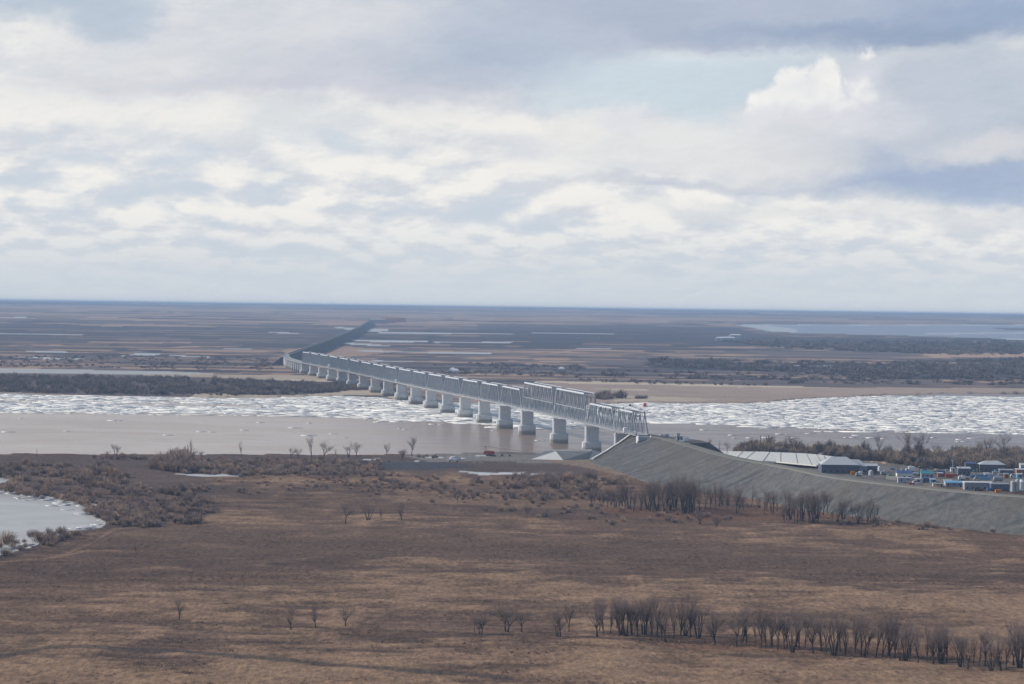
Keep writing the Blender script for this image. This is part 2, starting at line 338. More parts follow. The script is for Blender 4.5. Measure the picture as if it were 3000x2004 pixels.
    path([(-100, 1955), (60, 1935), (150, 1920), (250, 1918), (500, 1924), (760, 1948), (1100, 1980), (1500, 2004)], 8, S((.07, .055, .05)), .75)
    path([(2540, 1560), (2570, 1585), (2640, 1598), (2800, 1605)], 5, nl * 1.1, .8)
    path([(1000, 1512), (1450, 1525), (2000, 1535)], 3, nd * .8, .8)
    path([(1100, 1862), (1500, 1880), (2100, 1900), (2600, 1930), (3300, 1990)], 6, nd * .8, .6)
    nreg([(980, 1362), (1250, 1360), (1420, 1372), (1250, 1386), (1000, 1382)], S((.055, .062, .085)), .8, .7)
    gravel = S((.215, .20, .185))
    nreg([(1180, 1338), (1560, 1334), (1800, 1335), (1800, 1385), (1700, 1370), (1500, 1362), (1250, 1360)], gravel, .5, .95)
    nreg([(1560, 1352), (1700, 1353), (1800, 1372), (1880, 1402), (1800, 1400), (1700, 1375), (1600, 1362)], S((.26, .19, .14)), .3, .9)
    nreg([(2100, 1320), (3600, 1330), (3600, 1480), (2400, 1420), (2100, 1400)], gravel * .8, .3, .95)
    nreg([(2540, 1350), (2600, 1353), (2600, 1362), (2540, 1358)], tan * 1.6, .3)
    nreg([(2680, 1350), (2720, 1348), (2720, 1358), (2680, 1360)], tan * 1.2, .3)
    icy = (.62, .63, .64)
    for q in ([(1345, 1393), (1500, 1391), (1600, 1395), (1580, 1401), (1400, 1401)], [(490, 1398), (720, 1398), (700, 1404), (560, 1403)], [(340, 1474), (385, 1476), (370, 1481), (345, 1480)], [(452, 1525), (475, 1526), (470, 1533), (448, 1532)],
              [(245, 1478), (330, 1503), (410, 1530), (400, 1533), (300, 1502), (250, 1484)], [(70, 1617), (100, 1617), (95, 1622), (65, 1622)], [(1235, 1347), (1300, 1348), (1290, 1352), (1240, 1351)], [(1395, 1341), (1450, 1341), (1445, 1344), (1400, 1344)],
              [(1060, 1352), (1110, 1352), (1105, 1355), (1070, 1355)], [(1190, 1357), (1230, 1358), (1225, 1360)], [(410, 1485), (440, 1488), (435, 1492)]):
        nreg(q, icy, .25, .9, wetv=.5)
    c = np.where(near[..., None], g, c)
    wet = np.where(near & (py < 1330), 0, wet)
    return c, wet, px, py, a1, a2, near

def build_ground():
    d = np.concatenate([[H * F / 60, H * F / 200, H * F / 400], np.arange(1300, 400, -3.0), np.arange(400, 47.6, -2.2)])
    ys = []
    for q in d:
        y = H * F / q
        for i in range(40): y = (H + y * y / 2 / RE) * F / q * .5 + y * .5
        ys.append(min(y, 44000))
    ys = np.array(sorted(set(ys)) + [45500.])
    uu = np.concatenate([[-.6, -.42, -.32], np.arange(-.262, .2625, .00085), [.32, .42, .6]])
    Yg, U = np.meshgrid(ys, uu, indexing='ij'); Xg = U * Yg
    c, wet, px, py, a1, a2, near = ground_paint(Xg, Yg)
    river = (py < band(px, NEAR_SHORE) + (fbm(Xg / 30, Yg / 30, 3, 5) - .5) * 3) & (py > band(px, FAR_SHORE) + (fbm(Xg / 60, Yg / 60, 3, 6) - .5) * 6)
    inl = pip(px + (a1 - .5) * 30, py + (a2 - .5) * 8, INLET) | pip(px, py, INLET2)
    INB = [(-500, 1400), (0, 1430), (70, 1440), (160, 1458), (250, 1480), (318, 1532), (290, 1562), (200, 1572), (150, 1592), (70, 1622), (0, 1634), (-500, 1740)]
    shore = pip(px + (a1 - .5) * 30, py + (a2 - .5) * 8, INB)
    h = np.where(near, 2.2 + (a1 - .5) * 2.2 + (a2 - .5) * 1.0, .9 + (fbm(Xg / 600, Yg / 300, 3, 8) - .5) * 1.2 * (1 - wet))
    h = np.where(shore, .15 + (a2 - .5) * .4, h); h = np.where(inl, -1.2, h); h = np.where(river, -2.5, h)
    mud = np.array((.16, .13, .11))
    c[river | inl] = mud
    V = np.stack([Xg, Yg, h + drop(Xg, Yg)], -1).reshape(-1, 3)
    A = np.concatenate([c, wet[..., None]], -1).reshape(-1, 4)
    m = bpy.data.materials.new('dry_floodplain'); m.use_nodes = True; N = NT(m.node_tree)
    at = N.n('ShaderNodeAttribute', attribute_name='tone'); geo = N.n('ShaderNodeNewGeometry')
    sp = N.n('ShaderNodeSeparateXYZ'); N.put(sp.inputs[0], geo.outputs['Position'])
    wv = N.xyz(N.m('MULTIPLY', sp.outputs[0], .42), N.m('MULTIPLY', sp.outputs[1], .16))
    n1 = N.noise(wv, 1., 6, .62); wv2 = N.xyz(N.m('MULTIPLY', sp.outputs[0], .02), N.m('MULTIPLY', sp.outputs[1], .03)); n2 = N.noise(wv2, 1., 5, .6)
    k = N.m('ADD', N.m('MULTIPLY', N.m('SUBTRACT', n1, .5), 2.2), N.m('ADD', N.m('MULTIPLY', N.m('SUBTRACT', n2, .5), .8), 1.))
    dry = N.m('SUBTRACT', 1., at.outputs['Alpha'])
    k = N.m('ADD', N.m('MULTIPLY', N.m('SUBTRACT', N.m('MAXIMUM', k, .35), 1.), dry), 1.)
    hue = N.mix(N.m('MULTIPLY', N.ss(n1, .5, .72), .25), (1, 1, 1), (1.12, .98, .82))
    col = N.mul(N.mul(at.outputs['Color'], N.xyz(k, k, k)), hue)
    b = N.n('ShaderNodeBsdfPrincipled'); N.put(b.inputs['Base Color'], col)
    N.put(b.inputs['Roughness'], N.m('SUBTRACT', .97, N.m('MULTIPLY', at.outputs['Alpha'], .75)))
    N.put(b.inputs['Specular IOR Level'], N.m('ADD', .05, N.m('MULTIPLY', at.outputs['Alpha'], .45)))
    bp = N.n('ShaderNodeBump'); bp.inputs['Distance'].default_value = .6; N.put(bp.inputs['Height'], N.noise(wv, 1.7, 4, .6)); N.put(bp.inputs['Strength'], N.m('MULTIPLY', dry, .7))
    N.put(b.inputs['Normal'], bp.outputs[0])
    out = N.n('ShaderNodeOutputMaterial'); N.put(out.inputs[0], b.outputs[0])
    o = mesh_grid('ground', V, len(ys), len(uu), {'tone': A}, m); o['kind'] = 'structure'
build_ground()

def sheet(name, y0, y1, x0, x1, z, mat, nx=40, ny=40):
    ys = np.linspace(y0, y1, ny); xs = np.linspace(x0, x1, nx); Yg, Xg = np.meshgrid(ys, xs, indexing='ij')
    o = mesh_grid(name, np.stack([Xg, Yg, z + drop(Xg, Yg)], -1).reshape(-1, 3), ny, nx, None, mat); o['kind'] = 'structure'; return o
def water_mat():
    m = bpy.data.materials.new('silty_water'); m.use_nodes = True; N = NT(m.node_tree)
    geo = N.n('ShaderNodeNewGeometry'); sp = N.n('ShaderNodeSeparateXYZ'); N.put(sp.inputs[0], geo.outputs['Position'])
    n1 = N.noise(N.xyz(N.m('MULTIPLY', sp.outputs[0], .004), N.m('MULTIPLY', sp.outputs[1], .012)), 1., 6, .6, .5)
    n2 = N.noise(N.xyz(N.m('MULTIPLY', sp.outputs[0], .02), N.m('MULTIPLY', sp.outputs[1], .05), 4.), 1., 4, .6)
    # sun glitter put into the colour: pale left, darker and browner towards right
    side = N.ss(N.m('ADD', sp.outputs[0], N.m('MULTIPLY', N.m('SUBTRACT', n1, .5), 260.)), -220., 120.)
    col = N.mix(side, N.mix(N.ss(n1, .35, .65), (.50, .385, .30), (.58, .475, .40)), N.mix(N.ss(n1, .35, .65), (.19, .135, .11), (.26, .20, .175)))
    bp = N.n('ShaderNodeBump'); bp.inputs['Distance'].default_value = .3; bp.inputs['Strength'].default_value = .12
    N.put(bp.inputs['Height'], N.noise(N.xyz(N.m('MULTIPLY', sp.outputs[0], .25), N.m('MULTIPLY', sp.outputs[1], .5)), 1., 4, .6))
    d_ = N.n('ShaderNodeBsdfDiffuse'); N.put(d_.inputs[0], col); g_ = N.n('ShaderNodeBsdfGlossy'); N.put(g_.inputs['Roughness'], N.ss(n2, .3, .7, .08, .2)); N.put(g_.inputs['Normal'], bp.outputs[0])
    mx = N.n('ShaderNodeMixShader'); N.put(mx.inputs[0], N.ss(n2, .3, .7, .44, .36)); N.put(mx.inputs[1], d_.outputs[0]); N.put(mx.inputs[2], g_.outputs[0])
    out = N.n('ShaderNodeOutputMaterial'); N.put(out.inputs[0], mx.outputs[0]); return m
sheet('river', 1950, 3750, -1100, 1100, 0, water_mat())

#==OBJECTS==
# ------------------------------------------------------------------ object helpers
MATS = {}
def mat(name, rgb, rough=.8, metal=0., var=.15, scale=.6, tone=False, streak=None):
    if name in MATS: return MATS[name]
    m = bpy.data.materials.new(name); m.use_nodes = True; N = NT(m.node_tree)
    geo = N.n('ShaderNodeNewGeometry')
    n1 = N.noise(geo.outputs['Position'], scale, 5, .6)
    k = N.m('ADD', 1., N.m('MULTIPLY', N.m('SUBTRACT', n1, .5), var * 3))
    base = N.n('ShaderNodeAttribute', attribute_name='tone').outputs['Color'] if tone else (*rgb, 1)
    col = N.mul(base, N.xyz(k, k, k))
    if streak:                                        # a waterline stain with a ragged top
        sp = N.n('ShaderNodeSeparateXYZ'); N.put(sp.inputs[0], geo.outputs['Position'])
        zz = N.m('ADD', sp.outputs[2], N.m('MULTIPLY', N.m('SUBTRACT', n1, .5), 3.))
        col = N.mix(N.m('MULTIPLY', N.ss(zz, streak[1], streak[0]), .8), col, (*streak[2], 1))
    b = N.n('ShaderNodeBsdfPrincipled'); N.put(b.inputs['Base Color'], col); b.inputs['Roughness'].default_value = rough; b.inputs['Metallic'].default_value = metal
    b.inputs['Specular IOR Level'].default_value = .3
    out = N.n('ShaderNodeOutputMaterial'); N.put(out.inputs[0], b.outputs[0]); MATS[name] = m; return m
class MB:
    def __init__(s): s.v = []; s.f = []
    def add(s, vs, fs):
        o = len(s.v); s.v += [tuple(v) for v in vs]; s.f += [tuple(i + o for i in f) for f in fs]; return s
    def hexa(s, a, b):   # two quads bottom, top (same winding, ccw from above)
        return s.add(list(a) + list(b), [(3, 2, 1, 0), (4, 5, 6, 7), (0, 1, 5, 4), (1, 2, 6, 5), (2, 3, 7, 6), (3, 0, 4, 7)])
    def box(s, x0, x1, y0, y1, z0, z1, T=None):
        q = [(x0, y0), (x1, y0), (x1, y1), (x0, y1)]; a = [(x, y, z0) for x, y in q]; b = [(x, y, z1) for x, y in q]
        if T: a = [T(*p) for p in a]; b = [T(*p) for p in b]
        return s.hexa(a, b)
    def beam(s, p, q, w, h=None):
        p = Vector(p); q = Vector(q); d = (q - p)
        if d.length < 1e-6: return s
        d.normalize(); r = d.cross(Vector((0, 0, 1)))
        if r.length < .05: r = Vector((1, 0, 0))
        r.normalize(); u = r.cross(d); h = h or w; r *= w / 2; u *= h / 2
        return s.add([p - r - u, p + r - u, p + r + u, p - r + u, q - r - u, q + r - u, q + r + u, q - r + u], [(0, 1, 2, 3), (7, 6, 5, 4), (4, 5, 1, 0), (5, 6, 2, 1), (6, 7, 3, 2), (7, 4, 0, 3)])
    def tube(s, pts, rad, n=5, cap=True):
        rings = []
        for i, p in enumerate(pts):
            p = Vector(p); d = Vector(pts[min(i + 1, len(pts) - 1)]) - Vector(pts[max(i - 1, 0)]); d.normalize()
            r = d.cross(Vector((.3, .9, .1))).normalized(); u = d.cross(r)
            rings.append([p + (r * math.cos(2 * math.pi * k / n) + u * math.sin(2 * math.pi * k / n)) * rad[i] for k in range(n)])
        o = len(s.v)
        for rg in rings: s.v += [tuple(v) for v in rg]
        for i in range(len(pts) - 1):
            for k in range(n):
                s.f.append((o + i * n + k, o + i * n + (k + 1) % n, o + (i + 1) * n + (k + 1) % n, o + (i + 1) * n + k))
        if cap: s.f.append(tuple(o + k for k in range(n))[::-1]); s.f.append(tuple(o + (len(pts) - 1) * n + k for k in range(n)))
        return s
    def prism(s, ring, z0, z1, top=None):
        top = top or ring; n = len(ring)
        s.add([(x, y, z0) for x, y in ring] + [(x, y, z1) for x, y in top],
              [tuple(range(n))[::-1], tuple(range(n, 2 * n))] + [(k, (k + 1) % n, n + (k + 1) % n, n + k) for k in range(n)]); return s
    def build(s, name, m, parent=None, T=None, off=None, smooth=False):
        v = s.v
        if T: v = [T(*p) for p in v]
        if off is not None: v = [(p[0] - off[0], p[1] - off[1], p[2] - off[2]) for p in v]
        me = bpy.data.meshes.new(name); me.from_pydata([tuple(p) for p in v], [], s.f); me.update()
        if smooth: me.polygons.foreach_set('use_smooth', [True] * len(me.polygons))
        me.materials.append(m); o = bpy.data.objects.new(name, me); COL.objects.link(o)
        if parent: o.parent = parent
        return o
def tag(o, label, cat, group=None):
    o['label'] = label; o['category'] = cat
    if group: o['group'] = group
    return o
def empty(name, loc, rz=0., label=None, cat=None, group=None):
    o = bpy.data.objects.new(name, None); COL.objects.link(o); o.location = loc; o.rotation_euler = (0, 0, rz); o.empty_display_size = 1
    if label: tag(o, label, cat, group)
    return o
def copy_tree(o, parent=None):
    c = o.copy(); COL.objects.link(c); c.parent = parent
    for ch in list(o.children): copy_tree(ch, c)
    return c

# ------------------------------------------------------------------ the bridge
BA = math.radians(11); BX, BY = -5.9, 2620.
def deck_z(s): return float(np.interp(s, [-560, -400, 0, 400, 700, 1100, 1300, 1620, 1750], [22.4, 22.6, 23.1, 21., 19.9, 19.2, 18.6, 16.6, 16.]))
def BR(s, o, z): # along the bridge, across it (right positive), height above water
    x = BX - math.sin(BA) * s + math.cos(BA) * o; y = BY + math.cos(BA) * s + math.sin(BA) * o
    return (x, y, z + drop(x, y))
concrete = mat('pier_concrete', (.52, .535, .55), .85, var=.16, scale=.35, streak=(1.6, 4.6, (.20, .18, .14)))
steel = mat('grey_bridge_steel', (.30, .33, .365), .55, 0, var=.06); chordm = mat('sunlit_bridge_steel', (.52, .54, .57), .5, 0, var=.06)  # chords paler for sunlight put into the colour; same paint as the webs
deckm = mat('deck_concrete', (.40, .41, .42), .8)
bridge = empty('railway_bridge', BR(0, 0, 0), 0, 'long pale grey steel truss railway bridge crossing the icy river on many concrete piers', 'bridge')
BO = BR(0, 0, 0)
PIERS = [-482, -377, -249, -108] + [108 * i for i in range(16)]
def stad(w, t, n=6, pt=1.):
    r = t / 2; h = w / 2 - r * pt
    return [(h + math.cos(a) * r * pt, math.sin(a) * r) for a in [math.pi * (k / n - .5) for k in range(n + 1)]] + [(-h - math.cos(a) * r * pt, -math.sin(a) * r) for a in [math.pi * (k / n - .5) for k in range(n + 1)]]
for k, s0 in enumerate(PIERS):
    top = deck_z(s0) - 1.9; base = 9.2 if s0 < 1500 else 7; pr = empty('pier', (0, 0, 0)); pr.parent = bridge
    T = lambda x, y, z, s0=s0: BR(s0 + y, x, z)
    MB().prism(stad(16.4, 7.4, 6, 1.25), -3, base - 1.4).prism(stad(16.4, 7.4, 6, 1.25), base - 1.4, base, stad(12.4, 4.6)).build('footing', concrete, pr, T, BO)
    MB().prism(stad(11.8, 4.2), base, top - 1.2).build('shaft', concrete, pr, T, BO)
    c = MB().prism(stad(12.2, 4.6), top - 1.2, top)
    for ox in (-4.5, 4.5):
        for oy in (-1.2, 1.2): c.box(ox - .6, ox + .6, oy - .5, oy + .5, top, top + .75)
    c.build('cap', concrete, pr, T, BO)
ends = PIERS + [1728]; ends = [-551] + ends
for k in range(len(ends) - 2):
    s0, s1 = ends[k] + .9, ends[k + 1] - .9; L = s1 - s0
    tall = ends[k] in (-377, -249); h = 24.6 if tall else 17.4; ins = 9. if tall else 12.5
    n = int(round((L - 2 * ins) / (8.6 if tall else 7.6))); n += n % 2
    xs = [s0] + [s0 + ins + (L - 2 * ins) * i / n for i in range(n + 1)] + [s1]
    sp = empty('truss_span', (0, 0, 0)); sp.parent = bridge
    dz = deck_z
    TB = lambda s, o, z: BR(s, o, z + dz(s))
    for o in (-4.5, 4.5):
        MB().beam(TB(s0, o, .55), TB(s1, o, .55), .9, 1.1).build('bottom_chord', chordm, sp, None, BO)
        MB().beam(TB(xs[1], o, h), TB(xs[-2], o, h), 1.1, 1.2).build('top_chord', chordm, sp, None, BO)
        m = MB()
        m.beam(TB(s0, o, .6), TB(xs[1], o, h), .85, .85); m.beam(TB(s1, o, .6), TB(xs[-2], o, h), .85, .85)
        for i in range(1, len(xs) - 1):
            m.beam(TB(xs[i], o, .8), TB(xs[i], o, h - .4), .36, .36)
        for i in range(1, len(xs) - 2):
            a, b = (xs[i], xs[i + 1])
            if i % 2: m.beam(TB(a, o, h - .4), TB(b, o, .9), .55, .5)
            else: m.beam(TB(a, o, .9), TB(b, o, h - .4), .55, .5)
            if not tall:      # secondary hangers
                mid = (a + b) / 2; m.beam(TB(mid, o, .9), TB(mid, o, h * .5), .3, .3)
        if tall:
            for i in range(1, len(xs) - 1):
                m.beam(TB(xs[i] - 2.2, o, h * .47), TB(xs[i] + 2.2, o, h * .47), .6, .7)
                if i < len(xs) - 2:
                    mid = (xs[i] + xs[i + 1]) / 2; m.beam(TB(mid, o, .9), TB(mid, o, h * .47), .34, .34); m.beam(TB(mid, o, h * .47), TB(xs[i], o, .9), .3, .3)
            m.beam(TB(xs[1], o, h * .47), TB(xs[-2], o, h * .47), .35, .35)
        m.build('side_truss', steel, sp, None, BO)
    m = MB()
    for i in range(1, len(xs) - 1):
        m.beam(TB(xs[i], -4.5, h), TB(xs[i], 4.5, h), .4, .5)
        if i % 2: m.beam(TB(xs[i], -4.5, h - 3.2), TB(xs[i], 4.5, h - 3.2), .3, .35); m.beam(TB(xs[i], -4.5, h), TB(xs[i], 0, h - 3.2), .25); m.beam(TB(xs[i], 4.5, h), TB(xs[i], 0, h - 3.2), .25)
        if i < len(xs) - 2: m.beam(TB(xs[i], -4.5, h), TB(xs[i + 1], 4.5, h), .28); m.beam(TB(xs[i], 4.5, h), TB(xs[i + 1], -4.5, h), .28)
    m.build('top_bracing', steel, sp, None, BO)
    m = MB(); m.box(s0, s1, -4., 4., .35, .95); m.box(s0, s1, -6.4, -5.02, 1.0, 1.28); m.box(s0, s1, 5.02, 6.4, 1.0, 1.28)
    for o in (-6.3, 6.3):
        m.box(s0, s1, o - .05, o + .05, 2.2, 2.32)
        for i in range(int(L / 4)): m.box(s0 + i * 4, s0 + i * 4 + .12, o - .05, o + .05, 1.28, 2.2)
    for i in range(int(L / 9)): m.box(s0 + i * 9, s0 + i * 9 + .4, -6.3, 6.3, .96, .99) if False else m.box(s0 + 4 + i * 9, s0 + 4.4 + i * 9, -4.04, 4.04, -.5, .34)
    m.build('deck', deckm, sp, lambda s, o, z: TB(s, o, z), BO)
# abutment wall where the last span lands on the embankment
m = MB(); m.box(-556, -551.5, -5.2, 5.2, 17, 22.3); m.box(-559, -556, -5.2, -4.6, 19, 23.2); m.box(-559, -556, 4.6, 5.2, 19, 23.2)
m.build('abutment', concrete, bridge, lambda s, o, z: BR(s, o, z), BO)
# curved viaduct beyond the last truss
CURVE = [BR(1621, 0, 0)[:2], BR(1660, 0, 0)[:2]] + [P(*q)[:2] for q in ((850, 1052.5, 16.5), (838, 1045, 16.5), (842, 1038.5, 16.5), (862, 1030, 16.5), (905, 1014.5, 16.5), (967, 992, 16.5), (1047, 959.5, 16), (1083, 940, 15))]
def spline(pts, n):
    p = np.array(pts, float); p = np.vstack([2 * p[0] - p[1], p, 2 * p[-1] - p[-2]]); out = []
    for i in range(1, len(p) - 2):
        for k in range(n):
            t = k / n; out.append(.5 * ((2 * p[i]) + (-p[i - 1] + p[i + 1]) * t + (2 * p[i - 1] - 5 * p[i] + 4 * p[i + 1] - p[i + 2]) * t * t + (-p[i - 1] + 3 * p[i] - 3 * p[i + 1] + p[i + 2]) * t ** 3))
    out.append(p[-2]); return np.array(out)
cv = spline(CURVE, 8)
def ribbon(pts, prof):     # profile [(offset right, z)] swept along pts
    d = np.gradient(pts, axis=0); d /= np.linalg.norm(d, axis=1)[:, None]; nr = np.stack([d[:, 1], -d[:, 0]], 1); V = []
    for p, n_ in zip(pts, nr):
        for o, z in prof: x = p[0] + n_[0] * o; y = p[1] + n_[1] * o; V.append((x, y, z + drop(x, y)))
    k = len(prof); F_ = [tuple(range(k)), tuple(range((len(pts) - 1) * k, len(pts) * k))[::-1]]
    for i in range(len(pts) - 1):
        for j in range(k): F_.append((i * k + j, (i + 1) * k + j, (i + 1) * k + (j + 1) % k, i * k + (j + 1) % k))
    m = MB(); m.add(V, F_); return m
nv = 34
via = empty('viaduct', (cv[0][0], cv[0][1], 0), 0, 'curved pale concrete viaduct leading away from the far end of the truss bridge', 'viaduct')
VO = (cv[0][0], cv[0][1], 0)
ribbon(cv[:nv], [(-5.5, 16.4), (-5.5, 17.6), (-5.1, 17.6), (-5.1, 16.9), (5.1, 16.9), (5.1, 17.6), (5.5, 17.6), (5.5, 16.4), (3, 14.2), (-3, 14.2)]).build('girder', mat('viaduct_concrete', (.30, .31, .32), .85), via, None, VO)
acc = 0; last = cv[0]; dd = 0
for i in range(1, nv):
    seg = cv[i] - cv[i - 1]; L = np.linalg.norm(seg); a = math.atan2(seg[1], seg[0]); t = 0
    while acc + (L - t) >= 33:
        t += 33 - acc; acc = 0; c = cv[i - 1] + seg * t / L
        T = lambda x, y, z, c=c, a=a: (c[0] + math.sin(a) * x + math.cos(a) * y, c[1] - math.cos(a) * x + math.sin(a) * y, z + drop(*c))
        MB().prism(stad(8, 3), -1, 14.15).build('column', concrete, via, T, VO)
    acc += L - t
scree = mat('grey_gravel_fill', (.20, .195, .185), .95, var=.3, scale=.5)
o = ribbon(cv[nv - 6:], [(-26, 0.), (-5, 15.6), (5, 15.6), (26, 0.)]).build('causeway', mat('causeway_fill', (.10, .098, .096), .95, var=.2, scale=.2)); o['kind'] = 'structure'
o = ribbon(cv[nv - 1:], [(-4, 15.62), (-3.6, 16.6), (-2.4, 16.6), (-2, 15.62)]).build('parapet', mat('viaduct_concrete', (.30, .31, .32))); tag(o, 'thin pale rail parapet running along the top of the distant causeway', 'parapet')
# small cabins on the bridge walkway
cabm = mat('white_cabin_paint', (.74, .75, .76), .6, var=.05)
def cabin(s, o_, w, h, label):
    e = empty('equipment_cabin', BR(s, o_, deck_z(s) + 1.3), BA, label, 'cabin')
    MB().box(-w / 2, w / 2, -w / 2, w / 2, 0, h).build('wall', cabm, e)
    MB().prism([(-w / 2 - .2, -w / 2 - .2), (w / 2 + .2, -w / 2 - .2), (w / 2 + .2, w / 2 + .2), (-w / 2 - .2, w / 2 + .2)], h + .003, h + .3, [(-.3, -.3), (.3, -.3), (.3, .3), (-.3, .3)]).build('roof', cabm, e)
    MB().box(-w / 2 - .05, -w / 2 + .02, -.4, .4, .1, 2).build('door', mat('dark_door', (.1, .11, .13)), e)
cabin(-522, -6.4, 3.2, 3.4, 'white cabin on the bridge walkway beside the near end of the truss')
cabin(1296 - 24, -6.6, 3.6, 4.6, 'small pale cabin on the walkway near the far end of the bridge')
cabin(648, -6.4, 2.4, 3.2, 'small pale cabin on the walkway halfway along the long bridge')

# ------------------------------------------------------------------ the gravel embankment
def loft(rows, name, m, parent=None, sub=1):
    """rows of world points with equal counts, joined as a sheet; rows given from the far toe to the near toe"""
    V = [p for r in rows for p in r]; n = len(rows[0]); m_ = MB()
    m_.add(V, [(i * n + j, i * n + j + 1, (i + 1) * n + j + 1, (i + 1) * n + j) for i in range(len(rows) - 1) for j in range(n - 1)])
    return m_.build(name, m, parent)
def resample(pts, n):
    p = np.array(pts, float); s = np.concatenate([[0], np.cumsum(np.linalg.norm(np.diff(p, axis=0), axis=1))]); t = np.linspace(0, s[-1], n)
    return np.stack([np.interp(t, s, p[:, k]) for k in range(p.shape[1])], 1)
EM_CREST = [(1853, 1272, 22.4), (1900, 1277, 22.4), (1995, 1303, 22.2), (2120, 1338, 21.6), (2300, 1371, 21.), (2450, 1401, 20.6), (2700, 1430, 20.4), (3000, 1457, 20.2), (3400, 1490, 20.), (4000, 1535, 19.8)]
EM_TOE = [(1640, 1346), (1745, 1356), (1850, 1400), (1960, 1430), (2150, 1440), (2300, 1450), (2500, 1466), (2700, 1500), (3000, 1550), (3400, 1605), (3700, 1650), (4400, 1755)]
NE = 140
cr = resample(spline([P(*q) for q in EM_CREST], 8), NE)
dn = np.gradient(cr, axis=0)[:, :2]; dn /= np.linalg.norm(dn, axis=1)[:, None]; nr = np.stack([-dn[:, 1], dn[:, 0]], 1)     # to the far side
WW = []
for i in range(NE):
    w = 24.
    while w < 160:
        x_, y_ = cr[i, 0] - nr[i, 0] * w, cr[i, 1] - nr[i, 1] * w; qx, qy = Q(x_, y_, 2.6)
        if qy >= np.interp(qx, [p[0] for p in EM_TOE], [p[1] for p in EM_TOE]): break
        w += 1
    WW.append(w)
print('embankment widths', [round(v) for v in WW[::10]])
WW = np.convolve(np.pad(np.array(WW), 12, mode='edge'), np.ones(25) / 25, 'valid')
toe = cr.copy(); toe[:, :2] -= nr * WW[:, None]; toe[:, 2] = 2.2 + drop(toe[:, 0], toe[:, 1])
def offs(d, dz):
    q = cr.copy(); q[:, :2] += nr * d; q[:, 2] += dz; return q
rows = []
farz = offs(9 + 32, 0); farz[:, 2] = 1.5 + drop(farz[:, 0], farz[:, 1])
rows.append(farz); rows.append(offs(9, .1)); rows.append(offs(4.0, .1)); rows.append(offs(0., 0))
K_ = 24
for k in range(1, K_ + 1):
    t = k / K_; q = cr * (1 - t) + toe * t
    q[:, 2] += math.sin(math.pi * t) * -.8 + (fbm(q[:, 0] / 9., q[:, 1] / 9., 4, 77) - .5) * 1.6 * min(1, t * 4) * (1 if k < K_ else 0) - (2. if k == K_ else 0)
    rows.append(q)
def em_mat():
    m = bpy.data.materials.new('embankment_gravel'); m.use_nodes = True; N = NT(m.node_tree)
    geo = N.n('ShaderNodeNewGeometry')
    a = N.noise(geo.outputs['Position'], .25, 6, .65); b_ = N.noise(geo.outputs['Position'], .03, 4, .6); c_ = N.noise(geo.outputs['Position'], 1.1, 3, .6)
    sp = N.n('ShaderNodeSeparateXYZ'); N.put(sp.inputs[0], geo.outputs['Position'])
    gl = N.noise(N.xyz(N.m('ADD', N.m('MULTIPLY', sp.outputs[0], .03), N.m('MULTIPLY', sp.outputs[1], .10)), N.m('MULTIPLY', sp.outputs[2], .05)), 1., 6, .65, .6)
    col = N.mix(N.ss(a, .38, .62), (.090, .090, .091), (.135, .133, .129))
    col = N.mix(N.m('MULTIPLY', N.ss(gl, .50, .62), .6), col, (.046, .050, .058)); col = N.mix(N.m('MULTIPLY', N.ss(gl, .44, .36), .5), col, (.16, .155, .145))
    col = N.mix(N.m('MULTIPLY', N.ss(b_, .45, .6), .5), col, (.115, .10, .085))
    col = N.mix(N.m('MULTIPLY', N.ss(c_, .62, .70), .6), col, (.24, .23, .20)); col = N.mix(N.m('MULTIPLY', N.ss(c_, .36, .30), .7), col, (.04, .04, .04))
    b = N.n('ShaderNodeBsdfPrincipled'); N.put(b.inputs['Base Color'], col); b.inputs['Roughness'].default_value = .95; b.inputs['Specular IOR Level'].default_value = .1
    bp = N.n('ShaderNodeBump'); bp.inputs['Distance'].default_value = .8; bp.inputs['Strength'].default_value = .7; N.put(bp.inputs['Height'], a); N.put(b.inputs['Normal'], bp.outputs[0])
    out = N.n('ShaderNodeOutputMaterial'); N.put(out.inputs[0], b.outputs[0]); return m
emm = em_mat()
o = loft(rows, 'embankment', emm); o['kind'] = 'structure'
# the compacted track along its crest
tr = [offs(8.6, .14), offs(8.2, .32), offs(.2, .22), offs(-.6, -.5)]
o = loft(tr, 'haul_road', mat('haul_road_gravel', (.185, .18, .155), .95, var=.15, scale=.3)); o['kind'] = 'structure'
# river side slope below the abutment and its concrete edge
A0 = P(1853, 1272, 22.4); A1 = P(1780, 1328, 2.6); tl = rows[-1][0]
E0 = [tuple(rw[0]) for rw in rows[3:]]; E1 = [(p[0] * (1 - t) + (A1[0] + 4) * t, p[1] * (1 - t) + (A1[1] + 26) * t, 1.0) for p, t in ((E0[k], .5) for k in range(len(E0)))]
m = MB(); nE = len(E0); top_ = [(A0[0] + 12, A0[1] + 12, A0[2])]
m.add(E0 + [(A0[0] - 2 - (A0[0] - A1[0]) * k / (nE - 1) + 6, A0[1] + 18, A0[2] * (1 - k / (nE - 1)) + 1. * k / (nE - 1) - .6) for k in range(nE)], [(k, k + 1, nE + k + 1, nE + k) for k in range(nE - 1)])
o = m.build('abutment_slope', emm); o['kind'] = 'structure'
pale = mat('pale_concrete', (.66, .65, .61), .8, var=.08, scale=.3)
m = MB(); kp = [Vector(rw[0]) + Vector((-.6, 0, .5)) for rw in rows[3:-3]]
for a_, b_ in zip(kp[:-1], kp[1:]): m.beam(a_, b_, 1.6, .8)
tag(m.build('concrete_kerb', pale), 'narrow pale concrete edge running down the river end of the gravel embankment', 'kerb')
